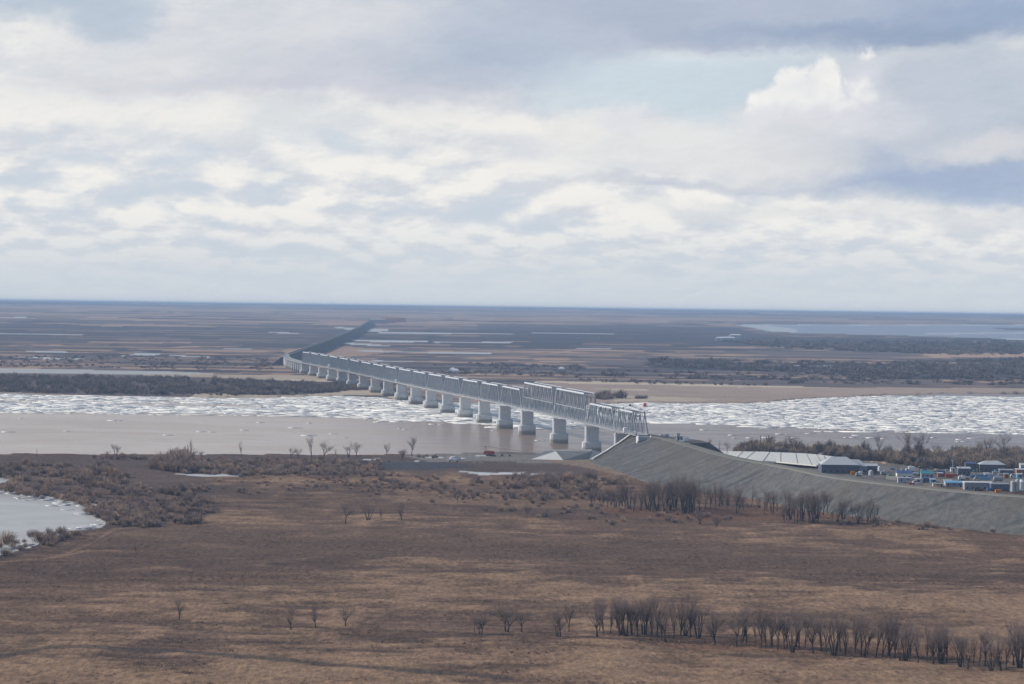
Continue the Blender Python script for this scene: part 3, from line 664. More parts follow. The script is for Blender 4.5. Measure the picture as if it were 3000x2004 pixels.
# raised formation behind the track
def PZ(px, py, z): return P(px, py, z)
top = [P(1905, 1276, 22.8), P(2024, 1299, 22.6), P(2079, 1297, 24.), P(2030, 1290, 24.)]
f0 = P(2020, 1299, 22.35); f1 = P(2079, 1297, 22.5); f2 = P(2128, 1333, 14.); g0 = P(1900, 1276, 22.6)
up_ = lambda p, dy, dz, dx=0: (p[0] + dx, p[1] + dy, p[2] + dz)
m = MB(); m.add([g0, f0, f1, up_(f1, 26, .2, -4), up_(g0, 26, .3, -4), f2, up_(f2, 34, -2, 2), up_(f0, 0, -9), up_(f2, 0, -4)],
      [(0, 1, 2, 3, 4), (1, 7, 8, 5, 2), (2, 5, 6, 3)]); o = m.build('formation_mound', emm); o['kind'] = 'structure'

# ------------------------------------------------------------------ concrete revetments
def slab(pts_bot, pts_top, name, m, label, cat, n=24, thick=1.2, joints=0):
    b = resample([P(*q) for q in pts_bot], n); t = resample([P(*q) for q in pts_top], n)
    bk = t.copy(); bk[:, 1] += 4; b2 = bk.copy(); b2[:, 2] = b[:, 2] - 1
    bb = b.copy(); bb[:, 2] -= 1
    mm = MB(); V = [tuple(p) for r in (bb, b, t, bk, b2) for p in r]; F_ = []
    for i in range(5):
        j = (i + 1) % 5
        for k in range(n - 1): F_.append((i * n + k, i * n + k + 1, j * n + k + 1, j * n + k))
    F_ += [tuple(i * n for i in range(5)), tuple(i * n + n - 1 for i in range(5))[::-1]]
    mm.add(V, F_); o = mm.build(name, m); tag(o, label, cat)
    if joints:
        for i in range(joints):
            js = MB()
            k = int((i + .7) / joints * (n - 1)); a = Vector(b[k]); c = Vector(t[min(k + 1, n - 1)]); js.beam(a + Vector((0, -.12, .1)), c + Vector((0, -.12, .1)), .3, .3)
            j = js.build('joint', mat('dark_joint', (.28, .28, .26), .9)); j.parent = o
    return o
slab([(2110, 1336, 5.5), (2200, 1350, 5.5), (2270, 1351, 5.5), (2330, 1357, 5.5), (2397, 1363, 5.5), (2440, 1352, 5.5), (2468, 1347, 5.5)], [(2096, 1322, 8.6), (2235, 1324, 8.6), (2360, 1329, 8.6), (2410, 1333.5, 8.6), (2440, 1338, 8.2), (2462, 1343, 7.2), (2469, 1345, 6.4)],
     'concrete_revetment', pale, 'long curved white concrete slope behind the gravel embankment', 'revetment', 40, joints=11)
# truncated concrete cone by the first pier
z0 = 2.2; base = [P(1555, 1345.5, z0), P(1650, 1348, z0), P(1726, 1345, z0), P(1762, 1325, z0)]
topp = [P(1598, 1321.5, 8.2), P(1628, 1321.5, 8.2), P(1735, 1320.5, 7.6), P(1758, 1325.5, 6.)]
e = empty('concrete_slope_cone', base[0], 0, 'pale concrete lined berm with bright sloping ends at the foot of the bridge pier', 'revetment'); EO = base[0]
MB().add([base[0], base[1], topp[1], topp[0], (topp[0][0] - 4, topp[0][1] + 16, topp[0][2] - 5)], [(0, 1, 2, 3), (0, 3, 4)]).build('end_slope', pale, e, None, EO)
MB().add([base[1], base[2], (base[2][0] + 3, base[2][1] + 14, topp[2][2]), topp[1], (topp[1][0], topp[1][1] + 20, topp[1][2]), (topp[2][0], topp[2][1] + 20, topp[2][2]), topp[0], (topp[0][0], topp[0][1] + 20, topp[0][2])], [(0, 1, 2, 3), (3, 2, 5, 4), (6, 3, 4, 7)]).build('front_slope', mat('shaded_concrete', (.30, .30, .29), .9, var=.25, scale=.15), e, None, EO)  # front face darkened in colour to read as the shaded side
MB().add([base[2], (base[2][0] + 6, base[2][1] - 2, z0 - .5), (topp[3][0] + 2, topp[3][1], topp[3][2]), (topp[2][0], topp[2][1] - .5, topp[2][2] + .6), (base[2][0] + 3, base[2][1] + 14, z0)], [(0, 1, 2, 3), (1, 4, 2)]).build('wing_slope', pale, e, None, EO)

# ------------------------------------------------------------------ drifting ice
def ice_mat():
    m = bpy.data.materials.new('river_ice'); m.use_nodes = True; N = NT(m.node_tree)
    at = N.n('ShaderNodeAttribute', attribute_name='tone'); geo = N.n('ShaderNodeNewGeometry')
    a = N.noise(geo.outputs['Position'], .12, 5, .6); k = N.m('ADD', .86, N.m('MULTIPLY', a, .28))
    b = N.n('ShaderNodeBsdfPrincipled'); N.put(b.inputs['Base Color'], N.mul(at.outputs['Color'], N.xyz(k, k, k))); b.inputs['Roughness'].default_value = .6
    out = N.n('ShaderNodeOutputMaterial'); N.put(out.inputs[0], b.outputs[0]); return m
icem = ice_mat()
def floes(cx, cy, rx, ry, hh, tone, name, seed=1, z=0., tilt=0.):
    """many irregular eight sided plates in one mesh"""
    r = np.random.default_rng(seed); n = len(cx); K = 8
    a = np.linspace(0, 2 * np.pi, K, endpoint=False)[None] + r.uniform(-.3, .3, (n, K)); rad = r.uniform(.6, 1.1, (n, K))
    x = cx[:, None] + np.cos(a) * rad * rx[:, None]; y = cy[:, None] + np.sin(a) * rad * ry[:, None]
    tx = r.normal(0, 1, (n, 1)) * tilt; ty = r.normal(0, 1, (n, 1)) * tilt
    zt = z + hh[:, None] + drop(x, y) + (x - cx[:, None]) * tx + (y - cy[:, None]) * ty
    top = np.stack([x, y, zt], -1); bot = np.stack([x, y, np.minimum(zt - .3, z - .3 + drop(x, y))], -1)
    V = np.concatenate([top, bot], 1).reshape(-1, 3); o = (np.arange(n) * 2 * K)[:, None]
    ft = (o + np.arange(K)[None]); fs = np.stack([o + np.arange(K), o + K + np.arange(K), o + K + (np.arange(K) + 1) % K, o + (np.arange(K) + 1) % K], -1).reshape(-1, 4)
    li = np.concatenate([ft.ravel(), fs.ravel()]); ls = np.concatenate([np.arange(n) * K, n * K + np.arange(len(fs)) * 4])
    me = bpy.data.meshes.new(name); me.vertices.add(len(V)); me.vertices.foreach_set('co', V.astype(np.float32).ravel())
    me.loops.add(len(li)); me.loops.foreach_set('vertex_index', li.astype(np.int32)); me.polygons.add(len(ls)); me.polygons.foreach_set('loop_start', ls.astype(np.int32)); me.update(calc_edges=True)
    at = me.color_attributes.new('tone', 'FLOAT_COLOR', 'POINT'); c = np.ones((n, 2 * K, 4)); c[..., :3] = tone[:, None, :]; at.data.foreach_set('color', c.astype(np.float32).ravel())
    me.materials.append(icem); ob = bpy.data.objects.new(name, me); COL.objects.link(ob); return ob
def P2(px, py, z=0.):
    px = np.asarray(px, float); py = np.asarray(py, float)
    d = FW[None] + ((px - 1500) / F)[:, None] * RT[None] + ((1002 - py) / F)[:, None] * UP[None]; t = np.full(len(px), 3000.)
    for i in range(50): t = .5 * t + .5 * (z - ((d[:, 0] * t) ** 2 + (d[:, 1] * t) ** 2) / 2 / RE - H) / d[:, 2]
    return d[:, 0] * t, d[:, 1] * t
ICE_LO = [(-600, 1206), (0, 1206), (500, 1212), (900, 1220), (1200, 1232), (1450, 1246), (1600, 1262), (1700, 1246), (1900, 1238), (2150, 1244), (2300, 1250), (2500, 1263), (2700, 1266), (3000, 1269), (3600, 1274)]
ICE_HI = [(p[0], p[1]) for p in FAR_SHORE]
r = np.random.default_rng(7); n = 200000
x = r.uniform(-800, 900, n); y = r.uniform(2500, 3650, n); px, py = Q(x, y, 0.)
lo = band(px, ICE_LO); hi = band(px, ICE_HI); tt = (py - hi) / (lo - hi)
dn_ = fbm(x / 260., y / 15., 5, 91) * .6 + fbm(x / 50., y / 30., 4, 92) * .4
thr = np.interp(tt, [-.02, .0, .1, .3, .55, .85, .97, 1., 1.12], [1, .40, .26, .32, .40, .30, .40, .58, .70])
thr = thr - .05
thr = np.where(px < 1150, thr + (1 - sst(px, 500, 1150)) * np.interp(tt, [0, .5, .62, .9, 1.], [.14, .14, -.04, -.04, .0]), thr)
thr = thr + .05 * (1 - sst(px, 700, 1300)) + np.where((px > 1200) & (px < 1850), .03, 0) + .17 * sst(px, 2050, 2500) * (1 - sst(tt, .22, .40))
ok = (dn_ > thr) & (tt > 0) & (tt < 1.12) & (px > -500) & (px < 3500)
x, y, dn_, thr = x[ok], y[ok], dn_[ok], thr[ok]; sz = r.lognormal(.65, .75, len(x)); sz = np.clip(sz, .7, 16)
tn = np.clip(r.normal(.84, .06, len(x)), .6, .93); tone = np.stack([tn * 1.0, tn * .975, tn * .92], -1)
o = floes(x, y, sz * r.uniform(1., 2.2, len(x)), sz * r.uniform(.6, 1.2, len(x)), r.uniform(.06, .28, len(x)), tone, 'drift_ice', 3, tilt=.007); o['kind'] = 'stuff'
print('ice', len(x))
FL = {}
ORD = ['first', 'second', 'third', 'fourth', 'fifth', 'sixth', 'seventh', 'eighth', 'ninth', 'tenth', 'eleventh', 'twelfth', 'thirteenth', 'fourteenth', 'fifteenth', 'sixteenth', 'seventeenth', 'eighteenth', 'nineteenth', 'twentieth', 'twenty-first', 'twenty-second', 'twenty-third', 'twenty-fourth', 'twenty-fifth']
r = np.random.default_rng(17)
SINGLE = [(20, 1266), (195, 1264), (490, 1275), (585, 1265), (620, 1266), (714, 1260), (973, 1271), (1105, 1237), (1115, 1235), (1170, 1256), (1185, 1258), (1270, 1243), (1290, 1245), (900, 1276), (860, 1254), (1010, 1283), (1577, 1291), (1632, 1273), (2025, 1209),
          (2215, 1294), (2150, 1284), (2195, 1283), (2245, 1282), (2260, 1281), (2285, 1272), (2300, 1252), (2328, 1283), (2478, 1282), (2498, 1282), (2512, 1276), (2548, 1284), (2552, 1283), (2592, 1286), (2735, 1282), (2815, 1288), (2848, 1284.5), (2860, 1284.5), (2806, 1294), (2822, 1294), (2145, 1275), (2370, 1270), (2060, 1260), (1445, 1262), (330, 1232), (60, 1226), (760, 1238), (905, 1240)]
for k, (a, b) in enumerate(SINGLE):
    X0, Y0, _ = P(a, b, 0); w = r.uniform(1.8, 6.5)
    ob = floes(np.array([0., w * .9]), np.array([0., 1.]), np.array([w, w * .6]), np.array([w * .55, w * .4]), np.array([.35, .25]), np.array([[.85, .84, .82]] * 2), 'ice_floe', 50 + k); ob.location = (X0, Y0, drop(X0, Y0))
    side = 'left' if a < 1200 else ('middle' if a < 1900 else 'right'); FL.setdefault(side, []).append((a, ob, w))
WH = dict(left='on the open river left of the bridge', middle='near the bridge piers', right='on the open river right of the bridge')
for side, L_ in FL.items():
    for i, (a, ob, w) in enumerate(sorted(L_, key=lambda q: q[0])):
        tag(ob, f'{"broad" if w > 4.2 else "small"} white ice floe, {ORD[i]} from the left {WH[side]}', 'ice floe', 'loose ice floes ' + WH[side])
# frozen backwater at the left
def flat_poly(pts, z, name, m, jitter=0):
    p = resample([P(*q, z) for q in pts + [pts[0]]], 160)[:-1]; rr = np.random.default_rng(3)
    p[:, 0] += rr.normal(0, jitter, len(p)); p[:, 1] += rr.normal(0, jitter * 1.5, len(p))
    mm = MB(); mm.add(p.tolist(), [tuple(range(len(p)))]); return mm.build(name, m)
bice = bpy.data.materials.new('backwater_ice'); bice.use_nodes = True; N = NT(bice.node_tree)
geo = N.n('ShaderNodeNewGeometry'); sp = N.n('ShaderNodeSeparateXYZ'); N.put(sp.inputs[0], geo.outputs['Position'])
nn = N.noise(N.xyz(N.m('MULTIPLY', sp.outputs[0], .012), N.m('MULTIPLY', sp.outputs[1], .02)), 1., 6, .6, 1.)
b = N.n('ShaderNodeBsdfPrincipled'); N.put(b.inputs['Base Color'], N.mix(N.ss(nn, .35, .65), (.48, .47, .44), (.58, .565, .54))); b.inputs['Roughness'].default_value = .45
N.put(N.n('ShaderNodeOutputMaterial').inputs[0], b.outputs[0])
ys_, xs_ = np.meshgrid(np.linspace(1180, 1960, 30), np.linspace(-560, -150, 30), indexing='ij')
o = mesh_grid('backwater', np.stack([xs_, ys_, .3 + drop(xs_, ys_)], -1).reshape(-1, 3), 30, 30, None, bice); o['kind'] = 'structure'
# broken shore ice around the backwater
rr = np.random.default_rng(8); n = 1900; a = rr.uniform(-120, 330, n); b_ = rr.uniform(1430, 1640, n)
edge = resample([(q[0], q[1]) for q in INLET], 400); dmin = np.array([np.min(np.abs(edge[:, 0] - p) * .22 + np.abs(edge[:, 1] - q)) for p, q in zip(a, b_)])
nz = fbm(a / 30, b_ / 6, 3, 13); ins = pip(a, b_, INLET); ok = ((dmin < 16) & ~ins & (nz > .56) & (b_ < 1560)) | (ins & (dmin < 8) & (nz > .55)); a, b_ = a[ok], b_[ok]; X0, Y0 = P2(a, b_, .5)
sz = rr.uniform(.7, 2.6, len(a)); tn = rr.uniform(.38, .62, len(a))
o = floes(X0, Y0, sz * 2.0, sz, rr.uniform(.45, .7, len(a)), np.stack([tn, tn, tn * 1.02], -1), 'shore_ice', 9); o['kind'] = 'stuff'

# ------------------------------------------------------------------ trees
bark = mat('bare_bark', (.042, .036, .037), .95, var=.2, scale=2.)
twigm = mat('bare_twigs', (.205, .155, .140), .95, var=.2, scale=1.)
def twig_prism(V, Fc, p, q, w):
    d = (q - p); d = d / (np.linalg.norm(d) + 1e-9); r_ = np.cross(d, (.31, .52, .79)); r_ /= np.linalg.norm(r_) + 1e-9; u = np.cross(d, r_)
    o = len(V)
    for k in range(3):
        a = 2.094 * k; V.append(p + (r_ * math.cos(a) + u * math.sin(a)) * w)
    V.append(q); Fc += [(o, o + 1, o + 3), (o + 1, o + 2, o + 3), (o + 2, o, o + 3)]
def make_tree(kind, seed):
    """unit-height bare tree: trunk with limbs, crown of fine twigs"""
    R_ = random.Random(seed); tr = MB(); V = []; Fc = []; tips = []
    def grow(p, d, L, r0, depth):
        pts = [p]; rad = [r0]; q = p.copy(); dd = d.copy(); ns = 4
        for i in range(ns):
            dd = dd + Vector((R_.uniform(-.12, .12), R_.uniform(-.12, .12), R_.uniform(.0, .09))); dd.normalize(); q = q + dd * (L / ns); pts.append(q.copy()); rad.append(r0 * (1 - .6 * (i + 1) / ns))
        tr.tube(pts, rad, 4 if depth else 6)
        if depth >= maxd: tips.append((pts[-3], dd, L)); tips.append((pts[-1], dd, L)); return
        nb = R_.choice((2, 3)) if depth else nstem
        for b in range(nb):
            k = R_.choice((2, 3, 4)) if depth else (R_.choice((1, 2, 2, 3, 4)) if kind in ('tall', 'slim') and b else 4)
            az = R_.uniform(0, 6.283) if depth else 6.283 * (b + R_.uniform(-.2, .2)) / nb
            sp = spread * R_.uniform(.6, 1.25)
            nd = (dd + Vector((math.cos(az), math.sin(az), 0)) * sp).normalized()
            grow(pts[k], nd, L * R_.uniform(.55, .8) * grow_k, rad[k] * .80, depth + 1)
        if depth: tips.append((pts[-1], dd, L))
    spec = dict(vase=(1, .17, 6, .60, 1.42, 3, .027), tall=(1, .34, 7, .30, 1.2, 3, .024), clump=(5, .26, 3, .34, 1.1, 2, .019), slim=(1, .50, 8, .22, .95, 2, .017), spread=(2, .13, 6, .80, 1.45, 3, .025))[kind]
    base_n, L0, nstem, spread, grow_k, maxd, r0 = spec
    for b in range(base_n):
        az = 6.283 * b / base_n + R_.random(); lean = 0 if base_n == 1 else R_.uniform(.12, .34)
        grow(Vector((math.cos(az), math.sin(az), 0)) * (.03 if base_n > 1 else 0), Vector((math.cos(az) * lean, math.sin(az) * lean, 1)).normalized(), L0 * R_.uniform(.85, 1.15), r0 * R_.uniform(.85, 1.15), 0)
    for p, d, L in tips:
        p = np.array(p); d = np.array(d)
        for k in range(5):
            dd = d * R_.uniform(.2, 1) + np.array([R_.gauss(0, .5), R_.gauss(0, .5), R_.uniform(0, .7)]); dd /= np.linalg.norm(dd); l = L * R_.uniform(.35, 1.0)
            q = p + dd * l; twig_prism(V, Fc, p, q, .0012)
            for j in range(2):
                m_ = p + dd * l * R_.uniform(.3, .9); d2 = dd + np.array([R_.gauss(0, .5), R_.gauss(0, .5), R_.gauss(.1, .35)]); d2 /= np.linalg.norm(d2); twig_prism(V, Fc, m_, m_ + d2 * l * R_.uniform(.3, .55), .0009)
    zmax = max(v[2] for v in V) or 1; k = 1 / zmax
    tr.v = [(v[0] * k, v[1] * k, v[2] * k) for v in tr.v]; V = [v * k for v in V]
    root = empty('bare_tree', (0, 0, 0)); tr.build('trunk', bark, root); cm = MB(); cm.v = [tuple(v) for v in V]; cm.f = Fc; cm.build('crown', twigm, root)
    return root
TEMPL = {k: [make_tree(k, s) for s in seeds] for k, seeds in dict(vase=(11, 12, 13), tall=(21, 22, 23, 24), clump=(31, 32, 33), slim=(41, 42), spread=(51, 52)).items()}
USED = {}
TR = random.Random(5)
LOOK = dict(vase='vase shaped bare tree', tall='tall narrow bare tree', clump='many stemmed bare tree', slim='slim bare tree', spread='low forked wide bare tree')
def tree(px, py, hpx, kind, label, group=None, z=2.6, wide=1., var=None):
    X0, Y0, Z0 = P(px, py, z); h = hpx * Y0 / F; kk = TR.randrange(len(TEMPL[kind])) if var is None else var
    t = TEMPL[kind][kk]
    if (kind, kk) in USED: t = copy_tree(t)
    USED[(kind, kk)] = 1
    t.location = (X0, Y0, Z0 - .6); t.rotation_euler = (0, 0, TR.uniform(0, 6.28)); t.scale = (h * wide * TR.uniform(.9, 1.1), h * wide * TR.uniform(.9, 1.1), h * 1.03)
    tag(t, label, 'tree', group); return t
ORD = ['first', 'second', 'third', 'fourth', 'fifth', 'sixth', 'seventh', 'eighth', 'ninth', 'tenth', 'eleventh', 'twelfth', 'thirteenth', 'fourteenth', 'fifteenth', 'sixteenth', 'seventeenth', 'eighteenth', 'nineteenth', 'twentieth']
TENS = {2: 'twenty', 3: 'thirty', 4: 'forty', 5: 'fifty', 6: 'sixty', 7: 'seventy', 8: 'eighty', 9: 'ninety'}
TENTH = {2: 'twentieth', 3: 'thirtieth', 4: 'fortieth', 5: 'fiftieth', 6: 'sixtieth', 7: 'seventieth', 8: 'eightieth', 9: 'ninetieth'}
def nth(i):
    if i < 20: return ORD[i]
    n_ = i + 1
    if n_ >= 100: return 'hundredth' if n_ == 100 else 'hundred-and-' + nth(n_ - 101)
    return TENTH[n_ // 10] if n_ % 10 == 0 else TENS[n_ // 10] + '-' + ORD[n_ % 10 - 1]
N1 = [(148, 213, 'spread'), (256, 201, 'spread'), (315, 203, 'vase'), (460, 222, 'clump'), (472, 222, 'vase'), (505, 205, 'tall'), (620, 225, 'vase'), (645, 215, 'tall'), (675, 210, 'tall'), (711, 222, 'tall'), (735, 222, 'clump'), (760, 215, 'tall'), (785, 222, 'tall'), (820, 216, 'tall'), (838, 236, 'slim'), (862, 215, 'tall'), (880, 236, 'tall'), (897, 242, 'vase'), (930, 232, 'tall'), (960, 218, 'tall'), (978, 220, 'clump'), (1000, 225, 'tall'), (1030, 232, 'clump'), (1098, 254, 'tall'), (1185, 262, 'vase'), (1205, 250, 'slim'), (1225, 255, 'slim'), (1263, 255, 'slim'), (1285, 268, 'tall'), (1303, 268, 'tall'), (1325, 262, 'vase'), (1350, 275, 'tall'), (1390, 268, 'tall'), (1410, 285, 'clump'), (1440, 270, 'tall'), (1462, 266, 'tall'), (1495, 290, 'vase'), (1528, 282, 'slim'), (1550, 295, 'tall'), (1577, 297, 'clump'), (1605, 285, 'tall'), (1626, 298, 'tall'), (1665, 290, 'slim'), (1688, 303, 'tall'), (1704, 303, 'vase'), (1750, 305, 'slim'), (1776, 305, 'tall'), (1800, 298, 'slim'), (1825, 305, 'tall'), (1850, 322, 'clump'), (1868, 322, 'clump'), (1885, 318, 'tall'), (1920, 333, 'tall'), (1955, 322, 'slim'), (1980, 337, 'vase'), (2013, 335, 'clump'), (2035, 326, 'tall'), (2090, 348, 'clump'), (2120, 355, 'vase'), (2145, 340, 'slim'), (2165, 345, 'slim'), (2190, 345, 'tall'), (2215, 365, 'clump'), (2255, 367, 'tall'), (2277, 363, 'tall'), (2305, 342, 'vase'), (2330, 352, 'clump'), (2355, 360, 'tall'), (2380, 352, 'tall')]
xr = random.Random(77)
for a, b, k in list(N1):
    if a > 560 and xr.random() < .5:
        a2 = a + xr.uniform(-30, 30); N1.append((a2, b - xr.uniform(2, 13), xr.choice(('tall', 'tall', 'clump', 'slim', 'vase'))))
N1.sort(key=lambda q: q[0])
for i, (a, b, k) in enumerate(N1):
    px, py = 1300 + a / 1.381, 1700 + b / 1.381
    tree(px, py, float(np.interp(px, [1400, 1640, 1750, 1950, 2100, 2500, 3000], [88, 96, 122, 134, 130, 138, 150])) * TR.uniform(.82, 1.06) * (.85 if k == 'slim' else 1), k, f'{LOOK[k]}, {nth(i)} from the left in the near row', 'bare trees in the near row', wide=.9 if px > 1600 else 1.)
N2 = [(200, 245, 60), (255, 245, 55), (305, 248, 55), (350, 245, 52), (385, 250, 60), (405, 256, 80), (425, 256, 84), (455, 250, 66), (485, 270, 70), (530, 268, 60), (570, 262, 75), (600, 270, 84), (617, 272, 84), (645, 266, 78), (690, 280, 84), (715, 266, 78), (735, 262, 80), (770, 258, 84), (820, 290, 100), (840, 290, 96), (868, 290, 90), (890, 284, 95), (940, 270, 80), (975, 262, 76), (1010, 255, 70), (1050, 240, 68), (1072, 242, 62), (1092, 240, 60), (1130, 250, 55), (1195, 290, 76), (1207, 285, 70), (1240, 262, 52), (1295, 245, 60), (1345, 250, 50), (1382, 290, 56), (1405, 240, 50), (1437, 286, 58), (1470, 270, 60), (1520, 352, 66), (1560, 330, 74), (1592, 345, 84), (1612, 348, 80), (1655, 350, 84), (1690, 352, 90), (1716, 355, 96), (1745, 348, 90), (1790, 300, 75), (1820, 290, 66), (1850, 345, 62), (1892, 345, 56), (1920, 345, 62), (1990, 330, 60), (2030, 355, 76), (2052, 350, 60), (2092, 358, 66), (2112, 358, 70), (2142, 350, 60)]
for a, b, hh in list(N2):
    for rep in range(1 if a > 900 else 2):
        if xr.random() < .5 and not 930 < a < 1060: N2.append((a + xr.uniform(-22, 22), b - xr.uniform(4, 26), hh * xr.uniform(.85, 1.1)))
N2.sort(key=lambda q: q[0])
for i, (a, b, hh) in enumerate(N2):
    k = ('tall', 'clump', 'tall', 'vase', 'slim')[int(i * 7 + a) % 5]
    tree(1650 + a / 2.348, 1380 + b / 2.348, hh * 1.22 * TR.uniform(.85, 1.05), k, f'{LOOK[k]}, {nth(i)} from the left in the grove before the embankment', 'bare trees in the grove before the embankment', wide=.85)
ONE = [(525, 1812, 66, 'tall', 'lone thin bare tree on the far left of the near field'), (853, 1844, 84, 'vase', 'leftmost of three bare trees standing apart on the near field'), (925, 1837, 84, 'vase', 'middle one of three bare trees standing apart on the near field'), (1012, 1832, 74, 'vase', 'rightmost of three bare trees standing apart on the near field'),
       (1390, 1848, 50, 'slim', 'small slim tree just left of the wide forked tree that starts the near row'),
       (1012, 1531, 66, 'vase', 'left bare tree of three in the middle field'), (1078, 1526, 72, 'clump', 'widest bare tree of three in the middle field'), (1116, 1526, 50, 'slim', 'small faint tree right behind the wide middle field tree'), (1177, 1524, 64, 'vase', 'right bare tree of three in the middle field'),
       (1340, 1473, 46, 'vase', 'grey bare tree alone in the field below the helicopter'), (1385, 1463, 30, 'spread', 'low grey tree right of the lone tree below the helicopter'), (1545, 1505, 34, 'spread', 'short leaning bare tree in the middle of the dry field'), (1640, 1428, 44, 'vase', 'pale bare tree below the concrete berm'),
       (2050, 1532, 44, 'spread', 'low round crowned tree left of its pair in front of the grove'), (2100, 1542, 40, 'spread', 'low round crowned tree right of its pair in front of the grove'), (2010, 1422, 20, 'spread', 'tiny bush like tree on the foot of the embankment'),
       (398, 1622, 40, 'slim', 'thin sapling alone on the left slope of the field'), (913, 1345, 59, 'slim', 'tallest slim bare tree on the river bank left of the bridge'), (948, 1346, 46, 'vase', 'round bare tree beside the tallest slim tree on the bank'), (852, 1341, 26, 'vase', 'left of two small bare trees on the river bank'), (873, 1342, 29, 'vase', 'right of two small bare trees on the river bank'),
       (707, 1338, 40, 'slim', 'lone thin bare tree on the bank against the river'), (562, 1338, 40, 'slim', 'leaning bare tree on the bank left of the lone thin one'), (985, 1342, 26, 'slim', 'small faint tree on the bank right of the round tree'), (1044, 1336, 38, 'vase', 'round twiggy bank tree left of the wide bush by the helicopter'), (1022, 1336, 28, 'clump', 'small shrubby tree touching the round twiggy bank tree'),
       (1134, 1335, 32, 'tall', 'small upright tree on the bank left of the wide spreading tree'), (1206, 1332, 48, 'vase', 'largest spreading bare tree on the river bank'), (1177, 1345, 34, 'spread', 'broad low tree under the largest spreading bank tree'), (340, 1338, 30, 'clump', 'round bushy tree on the bank at the left'), (313, 1340, 20, 'clump', 'small bush tree left of the round bushy one'), (590, 1345, 26, 'clump', 'wide bushy tree right of the leaning tree on the bank'),
       (1548, 1398, 26, 'spread', 'dark low tree by the frozen pond'),
       (2303, 1331, 48, 'clump', 'twin crowned tree rising behind the white revetment'), (2328, 1332, 44, 'clump', 'right half of the twin trees behind the white revetment'), (2130, 1322, 26, 'vase', 'small round tree above the left end of the white revetment'), (2080, 1315, 26, 'vase', 'round tree behind the end of the raised mound'), (2232, 1326, 34, 'slim', 'thin tree at the left end of the tree belt'),
       (2575, 1334, 52, 'tall', 'tall thin tree left of the large pair in the right belt'), (2655, 1335, 66, 'vase', 'large round tree left of the pair in the right belt'), (2694, 1336, 64, 'vase', 'large round tree right of the pair in the right belt'), (2560, 1350, 26, 'tall', 'short tree at the front of the right belt'), (2595, 1350, 28, 'tall', 'short tree beside the dry clearing'), (2745, 1336, 34, 'vase', 'medium tree right of the large pair'),
       (2868, 1335, 36, 'clump', 'dark dense tree left in the far right cluster'), (2898, 1335, 44, 'clump', 'dark dense tree in the middle of the far right cluster'), (2935, 1335, 58, 'vase', 'tallest airy tree at the right edge cluster'), (2480, 1334, 26, 'vase', 'rounded tree over the revetment end'), (2420, 1326, 24, 'vase', 'rounded tree over the white slope')]
for a, b, hh, k, lab in ONE: tree(a, b, hh * (1.4 if b < 1360 else 1.08), k, lab, wide=1.05 if k != 'slim' else .9)
for lst in TEMPL.values():
    for i, t in enumerate(lst):
        pass
for k, lst in TEMPL.items():
    for i, t in enumerate(lst):
        if (k, i) not in USED:
            for ch in list(t.children): bpy.data.objects.remove(ch)
            bpy.data.objects.remove(t)

# ------------------------------------------------------------------ thickets (uncountable scrub)
def thicket(name, x, y, z, hgt, wid, tone, nt=60, tw=.10, seed=1):
    """domes of upward fanning twigs, one mesh, one tone per bush"""
    r = np.random.default_rng(seed); n = len(x)
    az = r.uniform(0, 2 * np.pi, (n, nt)); rr = np.sqrt(r.uniform(0, 1, (n, nt))); el = np.sqrt(np.clip(1 - rr ** 2, 0, 1))
    ex = x[:, None] + np.cos(az) * rr * wid[:, None] * .5; ey = y[:, None] + np.sin(az) * rr * wid[:, None] * .5
    lump = r.uniform(.72, 1.12, (n, nt)); ez = z[:, None] + hgt[:, None] * (.25 + .75 * el) * lump
    k = r.uniform(.15, .7, (n, nt)); bx = x[:, None] + (ex - x[:, None]) * k + r.normal(0, .05, (n, nt)) * wid[:, None]; by = y[:, None] + (ey - y[:, None]) * k; bz = z[:, None] + (ez - z[:, None]) * r.uniform(-.05, .5, (n, nt))
    a2 = r.uniform(0, 2 * np.pi, (n, nt)); w = tw * r.uniform(.6, 1.5, (n, nt)) * hgt[:, None] / 4
    V = np.stack([np.stack([bx - np.cos(a2) * w, by - np.sin(a2) * w, bz], -1), np.stack([bx + np.cos(a2) * w, by + np.sin(a2) * w, bz], -1),
                  np.stack([ex + np.cos(a2) * w * .5, ey + np.sin(a2) * w * .5, ez], -1), np.stack([ex - np.cos(a2 + 1) * w * .5, ey - np.sin(a2 + 1) * w * .5, ez - .1], -1)], 2).reshape(-1, 3)
    V[:, 2] += drop(V[:, 0], V[:, 1])
    nf = n * nt; li = (np.arange(nf)[:, None] * 4 + np.array([0, 1, 2, 0, 2, 3, 0, 3, 1])[None]).ravel(); me = bpy.data.meshes.new(name)
    me.vertices.add(len(V)); me.vertices.foreach_set('co', V.astype(np.float32).ravel()); me.loops.add(len(li)); me.loops.foreach_set('vertex_index', li.astype(np.int32))
    me.polygons.add(nf * 3); me.polygons.foreach_set('loop_start', (np.arange(nf * 3) * 3).astype(np.int32)); me.update(calc_edges=True)
    at = me.color_attributes.new('tone', 'FLOAT_COLOR', 'POINT'); c = np.ones((n, nt * 4, 4)); c[..., :3] = tone[:, None, :] * r.uniform(.8, 1.2, (n, nt * 4, 1)); at.data.foreach_set('color', c.astype(np.float32).ravel())
    me.materials.append(mat('scrub_twigs', (1, 1, 1), .95, var=.1, tone=True)); o = bpy.data.objects.new(name, me); COL.objects.link(o); o['kind'] = 'stuff'; return o
